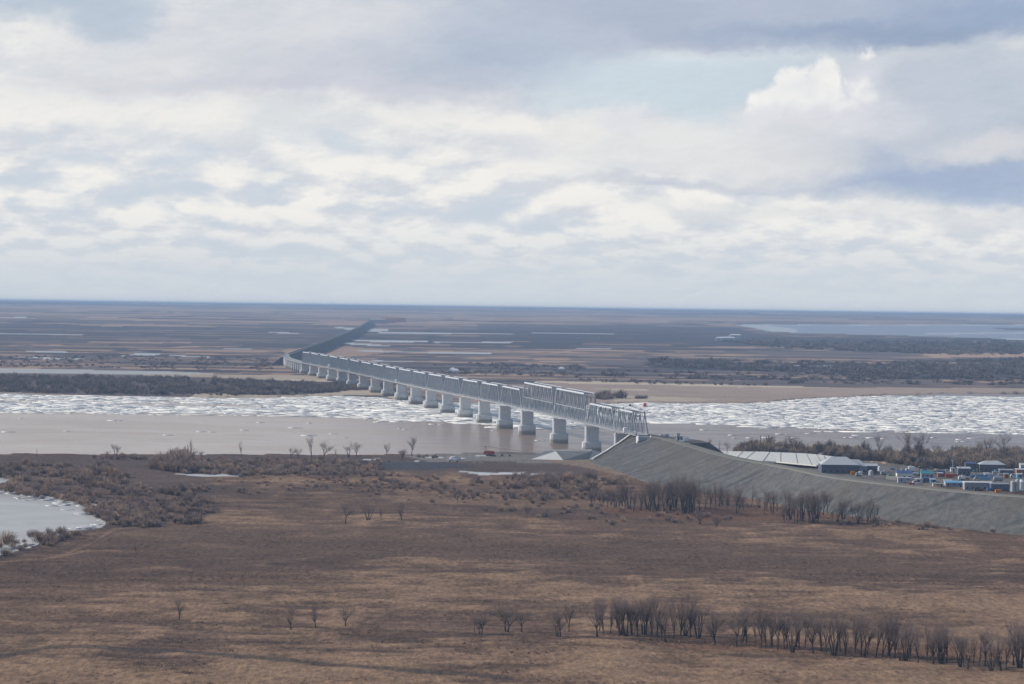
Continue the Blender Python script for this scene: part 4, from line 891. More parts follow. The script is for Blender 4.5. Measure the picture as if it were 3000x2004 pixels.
def scatter(polys, n, seed, z=2.4, pw=1.):
    r = np.random.default_rng(seed); X = []; Y = []; H_ = []
    for poly, dens, h in polys:
        p = np.array(poly, float); k = int(n * dens); a = r.uniform(p[:, 0].min(), p[:, 0].max(), k); lo_, hi_ = p[:, 1].min(), p[:, 1].max(); b = r.uniform(lo_, hi_, k)
        ok = pip(a, b, poly) & (fbm(a / 60, b / 14, 3, seed + 3) > r.uniform(.25, .6, k)); a, b = a[ok], b[ok]; x_, y_ = P2(a, b, z); X.append(x_); Y.append(y_); H_.append(np.full(len(x_), h))
    return np.concatenate(X), np.concatenate(Y), np.concatenate(H_)
def tones(n, seed, pal):
    r = np.random.default_rng(seed); pal = np.array(pal); return pal[r.integers(0, len(pal), n)] * r.uniform(.8, 1.2, (n, 1))
MAUVE = [(.40, .30, .25), (.46, .34, .27), (.30, .235, .22), (.52, .37, .27)]
B1 = [([(20, 1395), (330, 1370), (380, 1400), (330, 1450), (260, 1470), (120, 1462), (0, 1440), (-300, 1440), (-300, 1425), (30, 1424), (45, 1405)], 1300, 3.7), ([(-300, 1360), (200, 1360), (250, 1390), (30, 1398), (-300, 1392)], 600, 3.0), ([(230, 1470), (620, 1455), (640, 1500), (560, 1540), (420, 1545), (340, 1540), (250, 1500)], 1100, 2.9),
      ([(440, 1352), (560, 1350), (620, 1375), (540, 1385), (430, 1372)], 300, 5.), ([(540, 1352), (980, 1355), (1150, 1375), (1150, 1398), (700, 1392), (520, 1386)], 1100, 3.0), ([(-300, 1600), (40, 1575), (200, 1555), (250, 1562), (120, 1610), (-300, 1680)], 420, 3.4), ([(300, 1430), (480, 1430), (620, 1425), (600, 1450), (380, 1462)], 160, 3.),
      ([(1000, 1425), (1180, 1395), (1700, 1405), (1860, 1430), (1750, 1470), (1400, 1465), (1250, 1440)], 520, 3.2), ([(1500, 1400), (1760, 1400), (1850, 1420), (1700, 1440), (1500, 1430)], 260, 4.2), ([(600, 1410), (1200, 1430), (1500, 1480), (1100, 1470), (700, 1450)], 130, 2.4), ([(1500, 1470), (1900, 1480), (2200, 1530), (1800, 1540), (1400, 1500)], 160, 2.6),
      ([(2300, 1520), (2700, 1505), (2950, 1550), (2900, 1562), (2500, 1545)], 220, 2.2), ([(1800, 1385), (1960, 1424), (2300, 1444), (2500, 1458), (2700, 1490), (3000, 1538), (3300, 1590), (3300, 1620), (3000, 1566), (2700, 1515), (2500, 1480), (2150, 1452), (1850, 1420)], 900, 1.1), ([(280, 1336), (400, 1336), (450, 1348), (250, 1346)], 60, 3.2), ([(468, 1346), (545, 1346), (560, 1374), (456, 1374)], 70, 7.5), ([(600, 1340), (900, 1346), (1150, 1350), (1150, 1362), (700, 1362)], 160, 2.2), ([(1180, 1334), (1320, 1338), (1300, 1343), (1190, 1341)], 40, 2.4), ([(600, 1395), (1000, 1400), (1400, 1440), (1000, 1440), (650, 1420)], 200, 2.0)]
x, y, hh = scatter(B1, 1., 21); r = np.random.default_rng(2); hs = hh * r.lognormal(0, .28, len(x))
thicket('willow_scrub', x, y, np.full(len(x), 2.), hs, hs * r.uniform(1.1, 1.9, len(x)), tones(len(x), 5, MAUVE), 120, .075, 31)
B2 = [([(2160, 1316), (2480, 1324), (2480, 1340), (2160, 1332)], 700, 6.), ([(2150, 1330), (2250, 1322), (2480, 1332), (3500, 1336), (3500, 1372), (2900, 1368), (2600, 1352), (2480, 1346), (2330, 1334), (2150, 1334)], 3600, 6.4), ([(2500, 1338), (3500, 1345), (3500, 1378), (2700, 1372)], 1500, 6.)]
x, y, hh = scatter(B2, 1., 25); r = np.random.default_rng(3); hs = hh * r.lognormal(0, .25, len(x))
thicket('riverside_thicket', x, y, np.full(len(x), 2.), hs, hs * r.uniform(.9, 1.5, len(x)), tones(len(x), 6, [(.38, .29, .21), (.42, .32, .24), (.28, .22, .19), (.20, .165, .16)]), 120, .08, 32)
B3 = [([(-600, 1098), (0, 1103), (300, 1106), (560, 1110), (800, 1118), (1000, 1124), (1110, 1134), (1150, 1141), (1020, 1145), (940, 1152), (700, 1160), (300, 1156), (0, 1148), (-600, 1138)], 6200, 4.8), ([(1740, 1165), (1790, 1160), (1830, 1166), (1760, 1172)], 240, 6.5), ([(1860, 1165), (1900, 1165), (1890, 1168), (1865, 1168)], 40, 3.), ([(1660, 1116), (1720, 1112), (2000, 1120), (2300, 1130), (2100, 1130), (1900, 1126)], 260, 4.)]
x, y, hh = scatter(B3, 1., 27, 1.); r = np.random.default_rng(4); hs = hh * r.lognormal(0, .25, len(x))
thicket('island_scrub', x, y, np.full(len(x), .8), hs, hs * r.uniform(1.2, 2.2, len(x)), tones(len(x), 8, [(.28, .22, .20), (.26, .21, .19), (.22, .18, .18), (.15, .13, .14), (.30, .24, .19)]), 46, .16, 33)
B4 = [([(1900, 1052), (2300, 1060), (2600, 1063), (3400, 1040), (3400, 1112), (2600, 1110), (2450, 1100), (2200, 1088), (1900, 1075)], 4200, 6.), ([(2100, 1000), (3400, 1004), (3400, 1036), (2800, 1040), (2300, 1020)], 2600, 7.), ([(1700, 1080), (2400, 1100), (3400, 1112), (3400, 1132), (2300, 1124), (1700, 1100)], 900, 5.),
      ([(-400, 1040), (700, 1045), (840, 1060), (800, 1085), (300, 1078), (-400, 1070)], 900, 3.), ([(1250, 1060), (1700, 1070), (1700, 1105), (1300, 1095)], 500, 3.)]
x, y, hh = scatter(B4, 1., 29, 1.); r = np.random.default_rng(5); hs = hh * r.lognormal(0, .22, len(x))
thicket('distant_wood', x, y, np.full(len(x), .5), hs, hs * r.uniform(2, 5, len(x)), tones(len(x), 9, [(.15, .125, .125), (.19, .155, .15), (.25, .20, .18)]), 22, .5, 34)
# knee high dead weeds on the near field
r = np.random.default_rng(12); n = 26000; a = r.uniform(-150, 3150, n); b = r.uniform(1560, 2040, n); x, y = P2(a, b, 2.2)
nz = fbm(x / 30, y / 16, 4, 15); ok = nz > r.uniform(.42, .68, n); x, y = x[ok], y[ok]; hs = r.uniform(.25, .8, len(x))
thicket('dead_weeds', x, y, np.full(len(x), 2.1), hs, hs * r.uniform(1.5, 5, len(x)), tones(len(x), 10, [(.27, .19, .125), (.22, .155, .11), (.31, .22, .15)]), 9, .55, 35)
# ------------------------------------------------------------------ yard behind the embankment, helicopter, crane
def M_(name, rgb, **k): return mat(name, rgb, **{'var': .08, **k})
glassd = M_('dark_glass', (.03, .04, .05), rough=.2); tyre = M_('tyre_rubber', (.03, .03, .03)); darkm = M_('dark_steel', (.08, .085, .09))
YR = random.Random(3)
def at_yard(px, py, z=2.6): return P(px, py, z)
def house(px, py, w, d, h, wall, roof, label, rz=0., rh=1.8, kind='gable', z=2.6, name='site_building', nwin=3, cat='building'):
    e = empty(name, at_yard(px, py, z), rz, label, cat)
    MB().box(-w / 2, w / 2, 0, d, -.3, h).build('wall', wall, e)
    if kind == 'gable':
        m = MB(); m.add([(-w / 2 - .3, -.4, h), (w / 2 + .3, -.4, h), (w / 2 + .3, d + .4, h), (-w / 2 - .3, d + .4, h), (-w / 2 - .3, d / 2, h + rh), (w / 2 + .3, d / 2, h + rh)], [(0, 3, 2, 1), (0, 1, 5, 4), (2, 3, 4, 5), (1, 2, 5), (3, 0, 4)])
    elif kind == 'hip':
        m = MB(); i = min(d * .45, w * .3); m.add([(-w / 2 - .4, -.4, h), (w / 2 + .4, -.4, h), (w / 2 + .4, d + .4, h), (-w / 2 - .4, d + .4, h), (-w / 2 + i, d / 2, h + rh), (w / 2 - i, d / 2, h + rh)], [(0, 3, 2, 1), (0, 1, 5, 4), (2, 3, 4, 5), (1, 2, 5), (3, 0, 4)])
    else:
        m = MB(); m.hexa([(-w / 2 - .4, -.5, h), (w / 2 + .4, -.5, h), (w / 2 + .4, d + .3, h + rh - .3), (-w / 2 - .4, d + .3, h + rh - .3)], [(-w / 2 - .4, -.5, h + .4), (w / 2 + .4, -.5, h + .4), (w / 2 + .4, d + .3, h + rh), (-w / 2 - .4, d + .3, h + rh)])
    m.build('roof', roof, e)
    for i in range(nwin):
        x = -w / 2 + w * (i + .5) / nwin
        MB().box(x - .5, x + .5, -.05, .02, 1.1, min(2.3, h - .3)).build('window', glassd, e)
    MB().box(w / 2 - 1.4, w / 2 - .5, -.06, .02, 0, 2.05).build('door', darkm, e)
    return e
def container(px, py, L, colm, label, rz=0., z=2.6, h=2.6, cat='container', name='shipping_container'):
    e = empty(name, at_yard(px, py, z), rz, label, cat); m = MB(); m.box(-L / 2 + .1, L / 2 - .1, .08, 2.36, .12, h - .1)
    for i in range(int(L / .6)): x = -L / 2 + .3 + i * .6; m.box(x, x + .3, .02, .08, .2, h - .2)
    m.build('body', colm, e); f = MB()
    for x in (-L / 2, L / 2 - .14):
        for y in (0, 2.3): f.box(x, x + .14, y, y + .14, 0, h)
    f.box(-L / 2, L / 2, 0, .14, h, h + .1); f.box(-L / 2, L / 2, 2.3, 2.44, h, h + .1); f.build('frame', colm, e); MB().box(L / 2 - .1, L / 2 - .03, .15, 2.3, .2, h - .2).build('door', colm, e); return e
def wheels(e, xs, y0, y1, r_):
    for x in xs:
        for y in (y0, y1):
            m = MB(); n = 10; ring = [(x + math.cos(6.283 * k / n) * r_, r_ + math.sin(6.283 * k / n) * r_) for k in range(n)]
            m.add([(a, y - .15, b) for a, b in ring] + [(a, y + .15, b) for a, b in ring], [tuple(range(n)), tuple(range(n, 2 * n))[::-1]] + [(k, n + k, n + (k + 1) % n, (k + 1) % n) for k in range(n)]); m.build('wheel', tyre, e)
def truck(px, py, L, boxm, cabm_, label, rz=0., hb=2.5, z=2.6, flip=1, name='box_truck'):
    e = empty(name, at_yard(px, py, z), rz, label, 'truck')
    MB().box(*sorted((flip * (-L / 2 + 2.2), flip * L / 2)), 0, 2.4, 1.05, 1.05 + hb).build('box', boxm, e)
    c = MB(); a, b = sorted((flip * (-L / 2), flip * (-L / 2 + 2.0))); i = .35
    c.hexa([(a, .1, .7), (b, .1, .7), (b, 2.3, .7), (a, 2.3, .7)], [(a, .1, 1.7), (b, .1, 1.7), (b, 2.3, 1.7), (a, 2.3, 1.7)]); c.hexa([(a, .1, 1.7), (b, .1, 1.7), (b, 2.3, 1.7), (a, 2.3, 1.7)], [(a + (i if flip > 0 else 0), .2, 2.75), (b - (i if flip < 0 else 0), .2, 2.75), (b - (i if flip < 0 else 0), 2.2, 2.75), (a + (i if flip > 0 else 0), 2.2, 2.75)])
    c.build('cab', cabm_, e); MB().box(a + .5, b - .4, .02, .09, 1.75, 2.4).build('window', glassd, e)
    MB().box(-L / 2 + .2, L / 2, .7, 1.7, .6, 1.04).build('chassis', darkm, e); wheels(e, (flip * (-L / 2 + 1), flip * (L / 2 - 2.6), flip * (L / 2 - 1.4)), .12, 2.25, .5); return e
def car(px, py, colm, label, rz=0., z=2.6, L=4.4, h=1.5, name='parked_car', cat='car'):
    e = empty(name, at_yard(px, py, z), rz, label, cat); m = MB(); w = 1.8; k = h / 1.5
    prof = [(-L / 2, .35), (L / 2, .35), (L / 2, .8 * k), (L * .3, .92 * k), (L * .12, h), (-L * .3, h), (-L * .46, .95 * k), (-L / 2, .8 * k)]; n = len(prof)
    m.add([(x, 0, z_) for x, z_ in prof] + [(x, w, z_) for x, z_ in prof], [tuple(range(n)), tuple(range(n, 2 * n))[::-1]] + [(i, n + i, n + (i + 1) % n, (i + 1) % n) for i in range(n)]); m.build('body', colm, e)
    MB().hexa([(-L * .36, -.02, .95 * k), (L * .24, -.02, .95 * k), (L * .24, .03, .95 * k), (-L * .36, .03, .95 * k)], [(-L * .28, -.02, h - .12), (L * .11, -.02, h - .12), (L * .11, .03, h - .12), (-L * .28, .03, h - .12)]).build('window', glassd, e); wheels(e, (-L * .32, L * .32), .1, w - .1, .33); return e
def tank(px, py, r_, h, m1, label, z=2.6, horiz=False, name='storage_tank', cat='tank'):
    e = empty(name, at_yard(px, py, z), 0, label, cat); n = 14; rg = [(math.cos(6.283 * k / n) * r_, r_ + math.sin(6.283 * k / n) * r_) for k in range(n)]
    if horiz:
        m = MB(); m.tube([(-h / 2 - .3, r_, r_ + .6), (-h / 2, r_, r_ + .6), (h / 2, r_, r_ + .6), (h / 2 + .3, r_, r_ + .6)], [r_ * .6, r_, r_, r_ * .6], 12); m.build('shell', m1, e); MB().box(-h * .35, -h * .3, .3, 2 * r_ - .3, 0, .8).box(h * .3, h * .35, .3, 2 * r_ - .3, 0, .8).build('saddle', darkm, e)
    else:
        MB().prism(rg, 1.2, h).build('shell', m1, e); MB().prism(rg, h + .002, h + r_ * .55, [(x * .15, r_ + (y - r_) * .15) for x, y in rg]).build('roof', m1, e); MB().box(-r_ * .6, -r_ * .5, r_ * .4, r_ * .5, 0, 1.2).box(r_ * .5, r_ * .6, r_ * .4, r_ * .5, 0, 1.2).box(-r_ * .6, r_ * .6, r_ * .4, r_ * .5, .6, .7).build('stand', darkm, e)
    return e
def mast(px, py, h, label, z=2.6, w=.35, arm=0., name='lamp_mast', cat='mast', m1=None):
    e = empty(name, at_yard(px, py, z), 0, label, cat); m1 = m1 or darkm
    MB().prism([(-w / 2, -w / 2), (w / 2, -w / 2), (w / 2, w / 2), (-w / 2, w / 2)], -.5, h, [(-w / 3, -w / 3), (w / 3, -w / 3), (w / 3, w / 3), (-w / 3, w / 3)]).build('pole', m1, e)
    if arm: MB().box(-arm, arm, -.15, .15, h, h + .25).box(-arm, -arm + .7, -.3, .3, h - .3, h - .001).box(arm - .7, arm, -.3, .3, h - .3, h - .001).build('lamp_head', M_('lamp_casing', (.6, .62, .64)), e)
    return e
wh = M_('white_sheet', (.70, .72, .74)); cream = M_('cream_panel', (.52, .50, .42)); blu = M_('blue_roof_paint', (.06, .11, .26)); teal = M_('teal_roof_paint', (.06, .26, .30)); gry = M_('grey_cladding', (.28, .30, .34)); dgry = M_('dark_cladding', (.10, .12, .16))
org = M_('orange_paint', (.62, .25, .02)); red = M_('red_paint', (.45, .05, .04)); sky = M_('light_blue_paint', (.16, .38, .58)); brt = M_('bright_blue_paint', (.08, .20, .36)); grn = M_('green_paint', (.10, .34, .26)); pblue = M_('pale_blue_roof', (.44, .465, .49)); rust = M_('rusty_orange', (.34, .15, .07)); lgr = M_('light_grey_sheet', (.44, .46, .49)); navy = M_('navy_cladding', (.085, .105, .145)); lav = M_('lavender_wall', (.36, .38, .50))
house(2462, 1388, 27, 22, 6.4, navy, pblue, 'large dark hall with a pale blue hipped roof at the end of the white revetment', .0, 5.2, 'hip', nwin=6, name='site_hall')
house(2505, 1386, 17, 12, 5.0, gry, pblue, 'grey annex with pale blue gable roof right of the large dark hall', 0, 4.5, 'hip', nwin=4)
house(2548, 1383, 12, 9, 4.2, dgry, lgr, 'dark low shed with light grey roof beside the pale blue annex', 0, 1.5, 'lean')
container(2499, 1390, 3.2, org, 'small orange box behind the track near the pale blue annex', 0, h=2.2, name='tool_box', cat='box')
truck(2517, 1396, 4.6, wh, lgr, 'small white and teal truck right of the small orange box', hb=2.6)
tank(2552, 1398, 1.7, 4.2, lgr, 'pale upright tank in front of the dark low shed')
tank(2577, 1385, 1.3, 4., wh, 'small white upright tank behind the cream fence')
truck(2590, 1392, 4.5, lgr, lgr, 'grey small truck left of the cream panel fence', hb=2.4)
fe = empty('panel_fence', at_yard(2618, 1405), -.42, 'cream panel fence beside the blue roofed white building', 'fence'); m = MB()
for i in range(9): m.box(-5.6 + i * 1.25, -5.6 + i * 1.25 + 1.18, 0, .12, 0, 2.4)
m.build('panel', cream, fe); m = MB()
for i in range(10): m.box(-5.66 + i * 1.25, -5.60 + i * 1.25, -.04, .16, 0, 2.5)
m.build('post', darkm, fe)
house(2650, 1404, 10.5, 6, 4.2, wh, blu, 'white site building with a bright blue roof beside the cream fence', 0, 1.8, nwin=3)
house(2650, 1414, 9, 4, 3.0, lav, lgr, 'low lavender walled building in front of the blue roofed white one', 0, .5, 'lean', nwin=2)
truck(2668, 1384, 7.0, wh, wh, 'white box truck facing left behind the blue roofed building', hb=2.9)
car(2684, 1418, wh, 'white van parked in front of the low lavender building', L=5.2, h=2.2, name='parked_van', cat='van')
car(2672, 1421, red, 'small red car left of the parked white van')
house(2717, 1402, 8.5, 5, 3.4, gry, teal, 'grey building with a teal roof right of the blue roofed white one', 0, 1.9, nwin=3)
house(2722, 1415, 8, 4.5, 3.0, navy, blu, 'low navy shed below the teal roofed building', 0, .6, 'lean', nwin=2)
container(2732, 1390, 5, rust, 'ochre container behind the teal roofed building')
container(2760, 1398, 6, red, 'red container left of the second red one', .0); container(2782, 1400, 5.5, red, 'red container with pale top right of the other red one', .0)
container(2757, 1391, 6, blu, 'dark blue container behind the two red containers', 0, h=3.0)
mast(2742, 1424, 9, 'pale crane like mast in front of the red containers', arm=1.1, name='lamp_mast'); mast(2790, 1385, 9, 'white lamp mast behind the second red container', arm=.9, m1=wh)
house(2748, 1426, 6.5, 4, 1.9, cream, cream, 'low cream shed at the edge of the gravel track', 0, .4, 'lean', nwin=1)
house(2795, 1426, 11, 7, 2.4, gry, sky, 'long low shed with a dull light blue roof beside the white roofed shed', 0, 1.2, 'lean', nwin=3)
house(2868, 1437, 19, 8, 5.0, gry, wh, 'long open shed with a flat white roof above the gravel track', -.0, .5, 'lean', nwin=5, name='open_shed')
house(2930, 1440, 12, 8, 4.6, M_('slate_blue_wall', (.10, .13, .24)), gry, 'slate blue walled hall right of the white roofed shed', 0, .7, 'lean', nwin=2)
container(2925, 1445, 3.8, org, 'bright orange block parked before the slate blue hall', 0, h=2.4, name='generator_box', cat='box')
container(2898, 1440, 2.6, brt, 'blue tool container under the white roofed shed', 0, h=2.3)
truck(2868, 1440, 6.0, darkm, darkm, 'dark flatbed truck standing under the white roofed shed', hb=1.0, name='flatbed_truck')
tank(2879, 1434, 1.0, 3.6, wh, 'slim white tank left of the blue tool container')
container(2876, 1402, 8, brt, 'bright blue stack of sheeting behind the white roofed shed'); container(2884, 1407, 9, sky, 'light blue container in front of the bright blue sheeting', h=2.2); container(2898, 1400, 5, lav, 'lavender container right of the bright blue sheeting')
car(2863, 1408, cream, 'cream van behind the white roofed shed', L=4.6, h=2.4, name='parked_van', cat='van')
truck(2818, 1408, 4.8, wh, wh, 'white truck left of the white roofed shed', hb=2.3); car(2832, 1407, M_('brown_paint', (.16, .12, .10)), 'brown car beside the small white truck', L=4.6, h=1.7)
house(2825, 1392, 9, 6, 4.5, dgry, pblue, 'dark building with a pale blue edge roof before the trees', 0, 1.2, 'lean', nwin=3)
house(2845, 1380, 8, 6, 5.2, navy, blu, 'navy building with dark blue roof behind the pale edged one', 0, .8, 'lean', nwin=2)
house(2908, 1382, 19, 11, 5.2, navy, lgr, 'wide dark hall with a worn pale hipped roof by the trees', 0, 2.6, 'hip', nwin=6, name='site_hall')
house(2950, 1394, 10, 7, 3.8, dgry, gry, 'dark workshop with grey roof behind the white van', 0, .8, 'lean', nwin=3)
car(2971, 1398, wh, 'white van parked in the open yard at the right', L=5.4, h=2.3, name='parked_van', cat='van')
container(2920, 1392, 6, lgr, 'light grey container in front of the wide dark hall', 0); container(2935, 1398, 5, pblue, 'pale blue container left of the parked white van', 0)
house(2995, 1392, 8, 6, 3.6, rust, lgr, 'rust coloured building with a grey roof at the right edge of the yard', 0, 1., 'lean', nwin=2); house(3010, 1378, 10, 7, 4, lgr, pblue, 'pale building cut by the right edge before the trees', 0, 1.2, 'gable', nwin=3)
tank(2968, 1446, 1.5, 7.6, lgr, 'tall grey silo in front of the batching plant', name='silo', cat='silo'); tank(2981, 1446, 1.5, 8.6, lgr, 'tallest grey silo next to the green hopper', name='silo', cat='silo'); tank(2994, 1441, 2.6, 6.6, wh, 'wide white tank at the right edge of the yard')
container(2975, 1432, 4, grn, 'dark green hopper box beside the tallest silo', 0, h=4, name='hopper', cat='hopper')
tank(2925, 1412, 1.6, 6, gry, 'grey lying tank between the white roofed shed and the parked van', horiz=True)
for (a, b, h_, lab, arm) in ((2630, 1382, 9, 'thin lamp mast behind the cream fence', .6), (2693, 1400, 8, 'thin lamp mast left of the teal roofed building', .5), (2795, 1396, 8, 'dark mast right of the red containers', .4), (2812, 1405, 10, 'tall dark mast left of the navy building', .5), (2838, 1378, 8, 'pale mast above the navy building', .4), (2908, 1440, 7, 'thin post at the right end of the white roofed shed', .0)):
    mast(a, b, h_, lab, arm=arm)
mast(2228, 1334, 16, 'thin lattice radio mast at the left end of the tree belt', w=.8, name='radio_mast'); mast(2108, 1326, 9, 'short thin mast above the raised mound', w=.5, name='radio_mast'); mast(108, 1337, 5.5, 'thin pole standing on the river bank at the left', w=.35, name='pole', cat='pole'); mast(78, 1339, 2.6, 'short post on the bank left of the thin pole', w=.35, name='pole', cat='pole')
CLUT = random.Random(9)
KC = [('white', wh), ('cream', cream), ('blue', brt), ('teal', teal), ('grey', lgr), ('dark', dgry), ('rusty', rust), ('lavender', lav), ('green', grn), ('pale blue', sky)]
for row, (x0, y0, x1, y1, n_) in {'back': (2600, 1377, 3000, 1384, 13), 'middle': (2590, 1394, 3000, 1402, 13), 'front': (2655, 1414, 3000, 1432, 12)}.items():
    for i in range(n_):
        t = (i + CLUT.uniform(.2, .8)) / n_; px, py = x0 + (x1 - x0) * t, y0 + (y1 - y0) * t + CLUT.uniform(-2, 2); cn, cm_ = CLUT.choice(KC); kd = CLUT.choice(('car', 'box', 'box', 'shed'))
        if kd == 'car': car(px, py, cm_, f'{cn} car, {nth(i)} item from the left in the {row} row of the yard', L=4.3, h=1.5)
        elif kd == 'box': container(px, py, CLUT.uniform(1.6, 3.6), cm_, f'{cn} crate, {nth(i)} item from the left in the {row} row of the yard', 0, h=CLUT.uniform(1.2, 2.2), name='crate', cat='crate')
        else: house(px, py, CLUT.uniform(3, 5), 3, CLUT.uniform(2., 2.8), cm_, CLUT.choice((lgr, wh, pblue, gry)), f'{cn} hut, {nth(i)} item from the left in the {row} row of the yard', 0, .8, CLUT.choice(('gable', 'lean')), nwin=1, name='site_hut', cat='hut')
# things on top of the embankment beside the bridge end
ZT = 23.2
house(1987, 1289, 2.6, 3, 4.6, lgr, wh, 'pale raised cabin on stilts on top of the embankment', 0, .3, 'lean', z=ZT + 2.6, nwin=1, name='control_cabin', cat='cabin')
house(1990, 1290, 6.0, 3, 2.4, lav, dgry, 'white and violet block of equipment under the raised cabin', 0, .3, 'lean', z=ZT, nwin=2, name='equipment_block', cat='equipment')
container(2010, 1292, 4.6, wh, 'white container right of the raised cabin on the embankment', 0, z=ZT, h=2.8); container(1998, 1294, 3.4, wh, 'low white crate in front of the raised cabin', 0, z=ZT - .4, h=.9, name='crate', cat='crate')
car(1941, 1279, wh, 'white pickup parked on the embankment beside the truss end', z=ZT - .6, L=4.4, h=1.6, name='pickup', cat='truck'); container(1954, 1282, 3.0, lav, 'small lavender container right of the white pickup', 0, z=ZT - .6, h=2.4)
# helicopter on the gravel bank
def ring_loft(m, secs, n=12):
    o = len(m.v)
    for x, cy, cz, ry, rz_ in secs:
        for k in range(n): a = 6.283 * k / n; m.v.append((x, cy + math.cos(a) * ry, cz + math.sin(a) * rz_))
    for i in range(len(secs) - 1):
        for k in range(n): m.f.append((o + i * n + k, o + (i + 1) * n + k, o + (i + 1) * n + (k + 1) % n, o + i * n + (k + 1) % n))
    m.f.append(tuple(o + k for k in range(n))); m.f.append(tuple(o + (len(secs) - 1) * n + k for k in range(n))[::-1]); return m
he = empty('helicopter', P(1332, 1354, 2.3), -.12, 'white and grey helicopter parked on the gravel river bank', 'helicopter'); hw = M_('helicopter_white', (.66, .69, .74), rough=.4)
ring_loft(MB(), [(-5.2, 0, 1.9, .2, .25), (-4.9, 0, 1.9, .7, .75), (-4.1, 0, 2.0, 1.1, 1.15), (-2.6, 0, 2.15, 1.25, 1.35), (2.2, 0, 2.2, 1.25, 1.35), (3.6, 0, 2.4, 1.0, 1.05), (4.8, 0, 2.65, .6, .65)]).build('fuselage', hw, he, smooth=True)
ring_loft(MB(), [(4.8, 0, 2.65, .6, .62), (8, 0, 2.75, .42, .45), (12.2, 0, 2.9, .25, .28)], 10).build('tail_boom', hw, he, smooth=True)
ring_loft(MB(), [(-3.4, 0, 3.7, .25, .2), (-2.8, 0, 3.75, .75, .45), (.8, 0, 3.85, .8, .55), (3.0, 0, 3.4, .4, .3)], 10).build('engine_cowling', hw, he, smooth=True)
MB().hexa([(11.6, -.12, 2.9), (13, -.12, 2.9), (13, .12, 2.9), (11.6, .12, 2.9)], [(13.2, -.08, 5.2), (14, -.08, 5.2), (14, .08, 5.2), (13.2, .08, 5.2)]).box(11.2, 12.1, -1.6, 1.6, 2.95, 3.05).build('tail_fin', hw, he)
MB().box(-4.9, -3.9, -1.02, 1.02, 2.1, 2.75).build('windscreen', glassd, he)
for x in (-2.6, -1.5, -.4, .7, 1.8): MB().box(x - .24, x + .24, -1.28, -1.2, 2.2, 2.7).build('window', glassd, he)
MB().tube([(0, 0, 4.2), (0, 0, 4.9)], [.25, .2], 8).build('rotor_hub', darkm, he)
for k in range(5):
    a = 6.283 * k / 5 + .5; c, s_ = math.cos(a), math.sin(a); m = MB()
    for (r0_, r1_, z0_, z1_) in ((.4, 4, 4.8, 4.85), (4, 8, 4.85, 4.55), (8, 10.3, 4.55, 4.1)): m.hexa([(c * r0_ + s_ * .24, s_ * r0_ - c * .24, z0_), (c * r1_ + s_ * .24, s_ * r1_ - c * .24, z1_), (c * r1_ - s_ * .24, s_ * r1_ + c * .24, z1_), (c * r0_ - s_ * .24, s_ * r0_ + c * .24, z0_)], [(c * r0_ + s_ * .24, s_ * r0_ - c * .24, z0_ + .08), (c * r1_ + s_ * .24, s_ * r1_ - c * .24, z1_ + .08), (c * r1_ - s_ * .24, s_ * r1_ + c * .24, z1_ + .08), (c * r0_ - s_ * .24, s_ * r0_ + c * .24, z0_ + .08)])
    m.build('rotor_blade', M_('blade_grey', (.34, .34, .34)), he)
wheels(he, (-3.6, 1.8), -1.3, 1.3, .42); MB().tube([(-.8, -1.5, 1.5), (2.2, -1.5, 1.5)], [.38, .38], 8).tube([(-.8, 1.5, 1.5), (2.2, 1.5, 1.5)], [.38, .38], 8).build('fuel_tank', hw, he)
# crawler crane with its boom lowered
ce = empty('crawler_crane', P(1437, 1337, 2.2), -.02, 'red crawler crane with its long boom lowered towards the concrete berm', 'crane')
MB().box(-3.6, 3.8, 0, .9, 0, 1.1).box(-3.6, 3.8, 3.2, 4.1, 0, 1.1).build('track', darkm, ce); MB().box(-1.6, 1.8, 1., 3.1, .6, 1.5).build('undercarriage', blu, ce)
rm = M_('faded_red_paint', (.36, .09, .07)); MB().box(-4.8, 2.0, 0, 4, 1.6, 4.1).build('machinery_house', rm, ce); MB().box(-5.4, -4.8, .3, 3.7, 1.5, 3.2).build('counterweight', darkm, ce); c = MB(); c.hexa([(2.01, 0, 1.6), (3.4, 0, 1.6), (3.4, 1.6, 1.6), (2.01, 1.6, 1.6)], [(2.01, 0, 3.9), (2.9, 0, 3.9), (2.9, 1.6, 3.9), (2.01, 1.6, 3.9)]); c.build('cab', rm, ce); MB().box(2.2, 2.8, -.04, .02, 2.6, 3.6).build('window', glassd, ce)
rb = M_('dull_crane_steel', (.16, .13, .13)); m = MB(); m.beam((-4.4, .6, 4.1), (-4.4, 1.8, 7.6), .25); m.beam((-4.4, 3.4, 4.1), (-4.4, 2.2, 7.6), .25); m.beam((-2.2, 2, 4.1), (-4.4, 2, 7.6), .2); m.build('gantry', rb, ce)
B0, B1_ = Vector((2.2, 2, 3.0)), Vector((36, 1, 2.2)); m = MB()
for (oy, oz) in ((-.6, -.5), (.6, -.5), (-.6, .5), (.6, .5)): m.beam(B0 + Vector((0, oy * .3, oz * .3)), B0.lerp(B1_, .12) + Vector((0, oy, oz)), .16); m.beam(B0.lerp(B1_, .12) + Vector((0, oy, oz)), B0.lerp(B1_, .92) + Vector((0, oy, oz)), .16); m.beam(B0.lerp(B1_, .92) + Vector((0, oy, oz)), B1_, .14)
for i in range(18):
    a = B0.lerp(B1_, .12 + i * .0444); b_ = B0.lerp(B1_, .12 + (i + 1) * .0444); s_ = 1 if i % 2 else -1
    m.beam(a + Vector((0, -.6, -.5 * s_)), b_ + Vector((0, -.6, .5 * s_)), .1); m.beam(a + Vector((0, .6, -.5 * s_)), b_ + Vector((0, .6, .5 * s_)), .1)
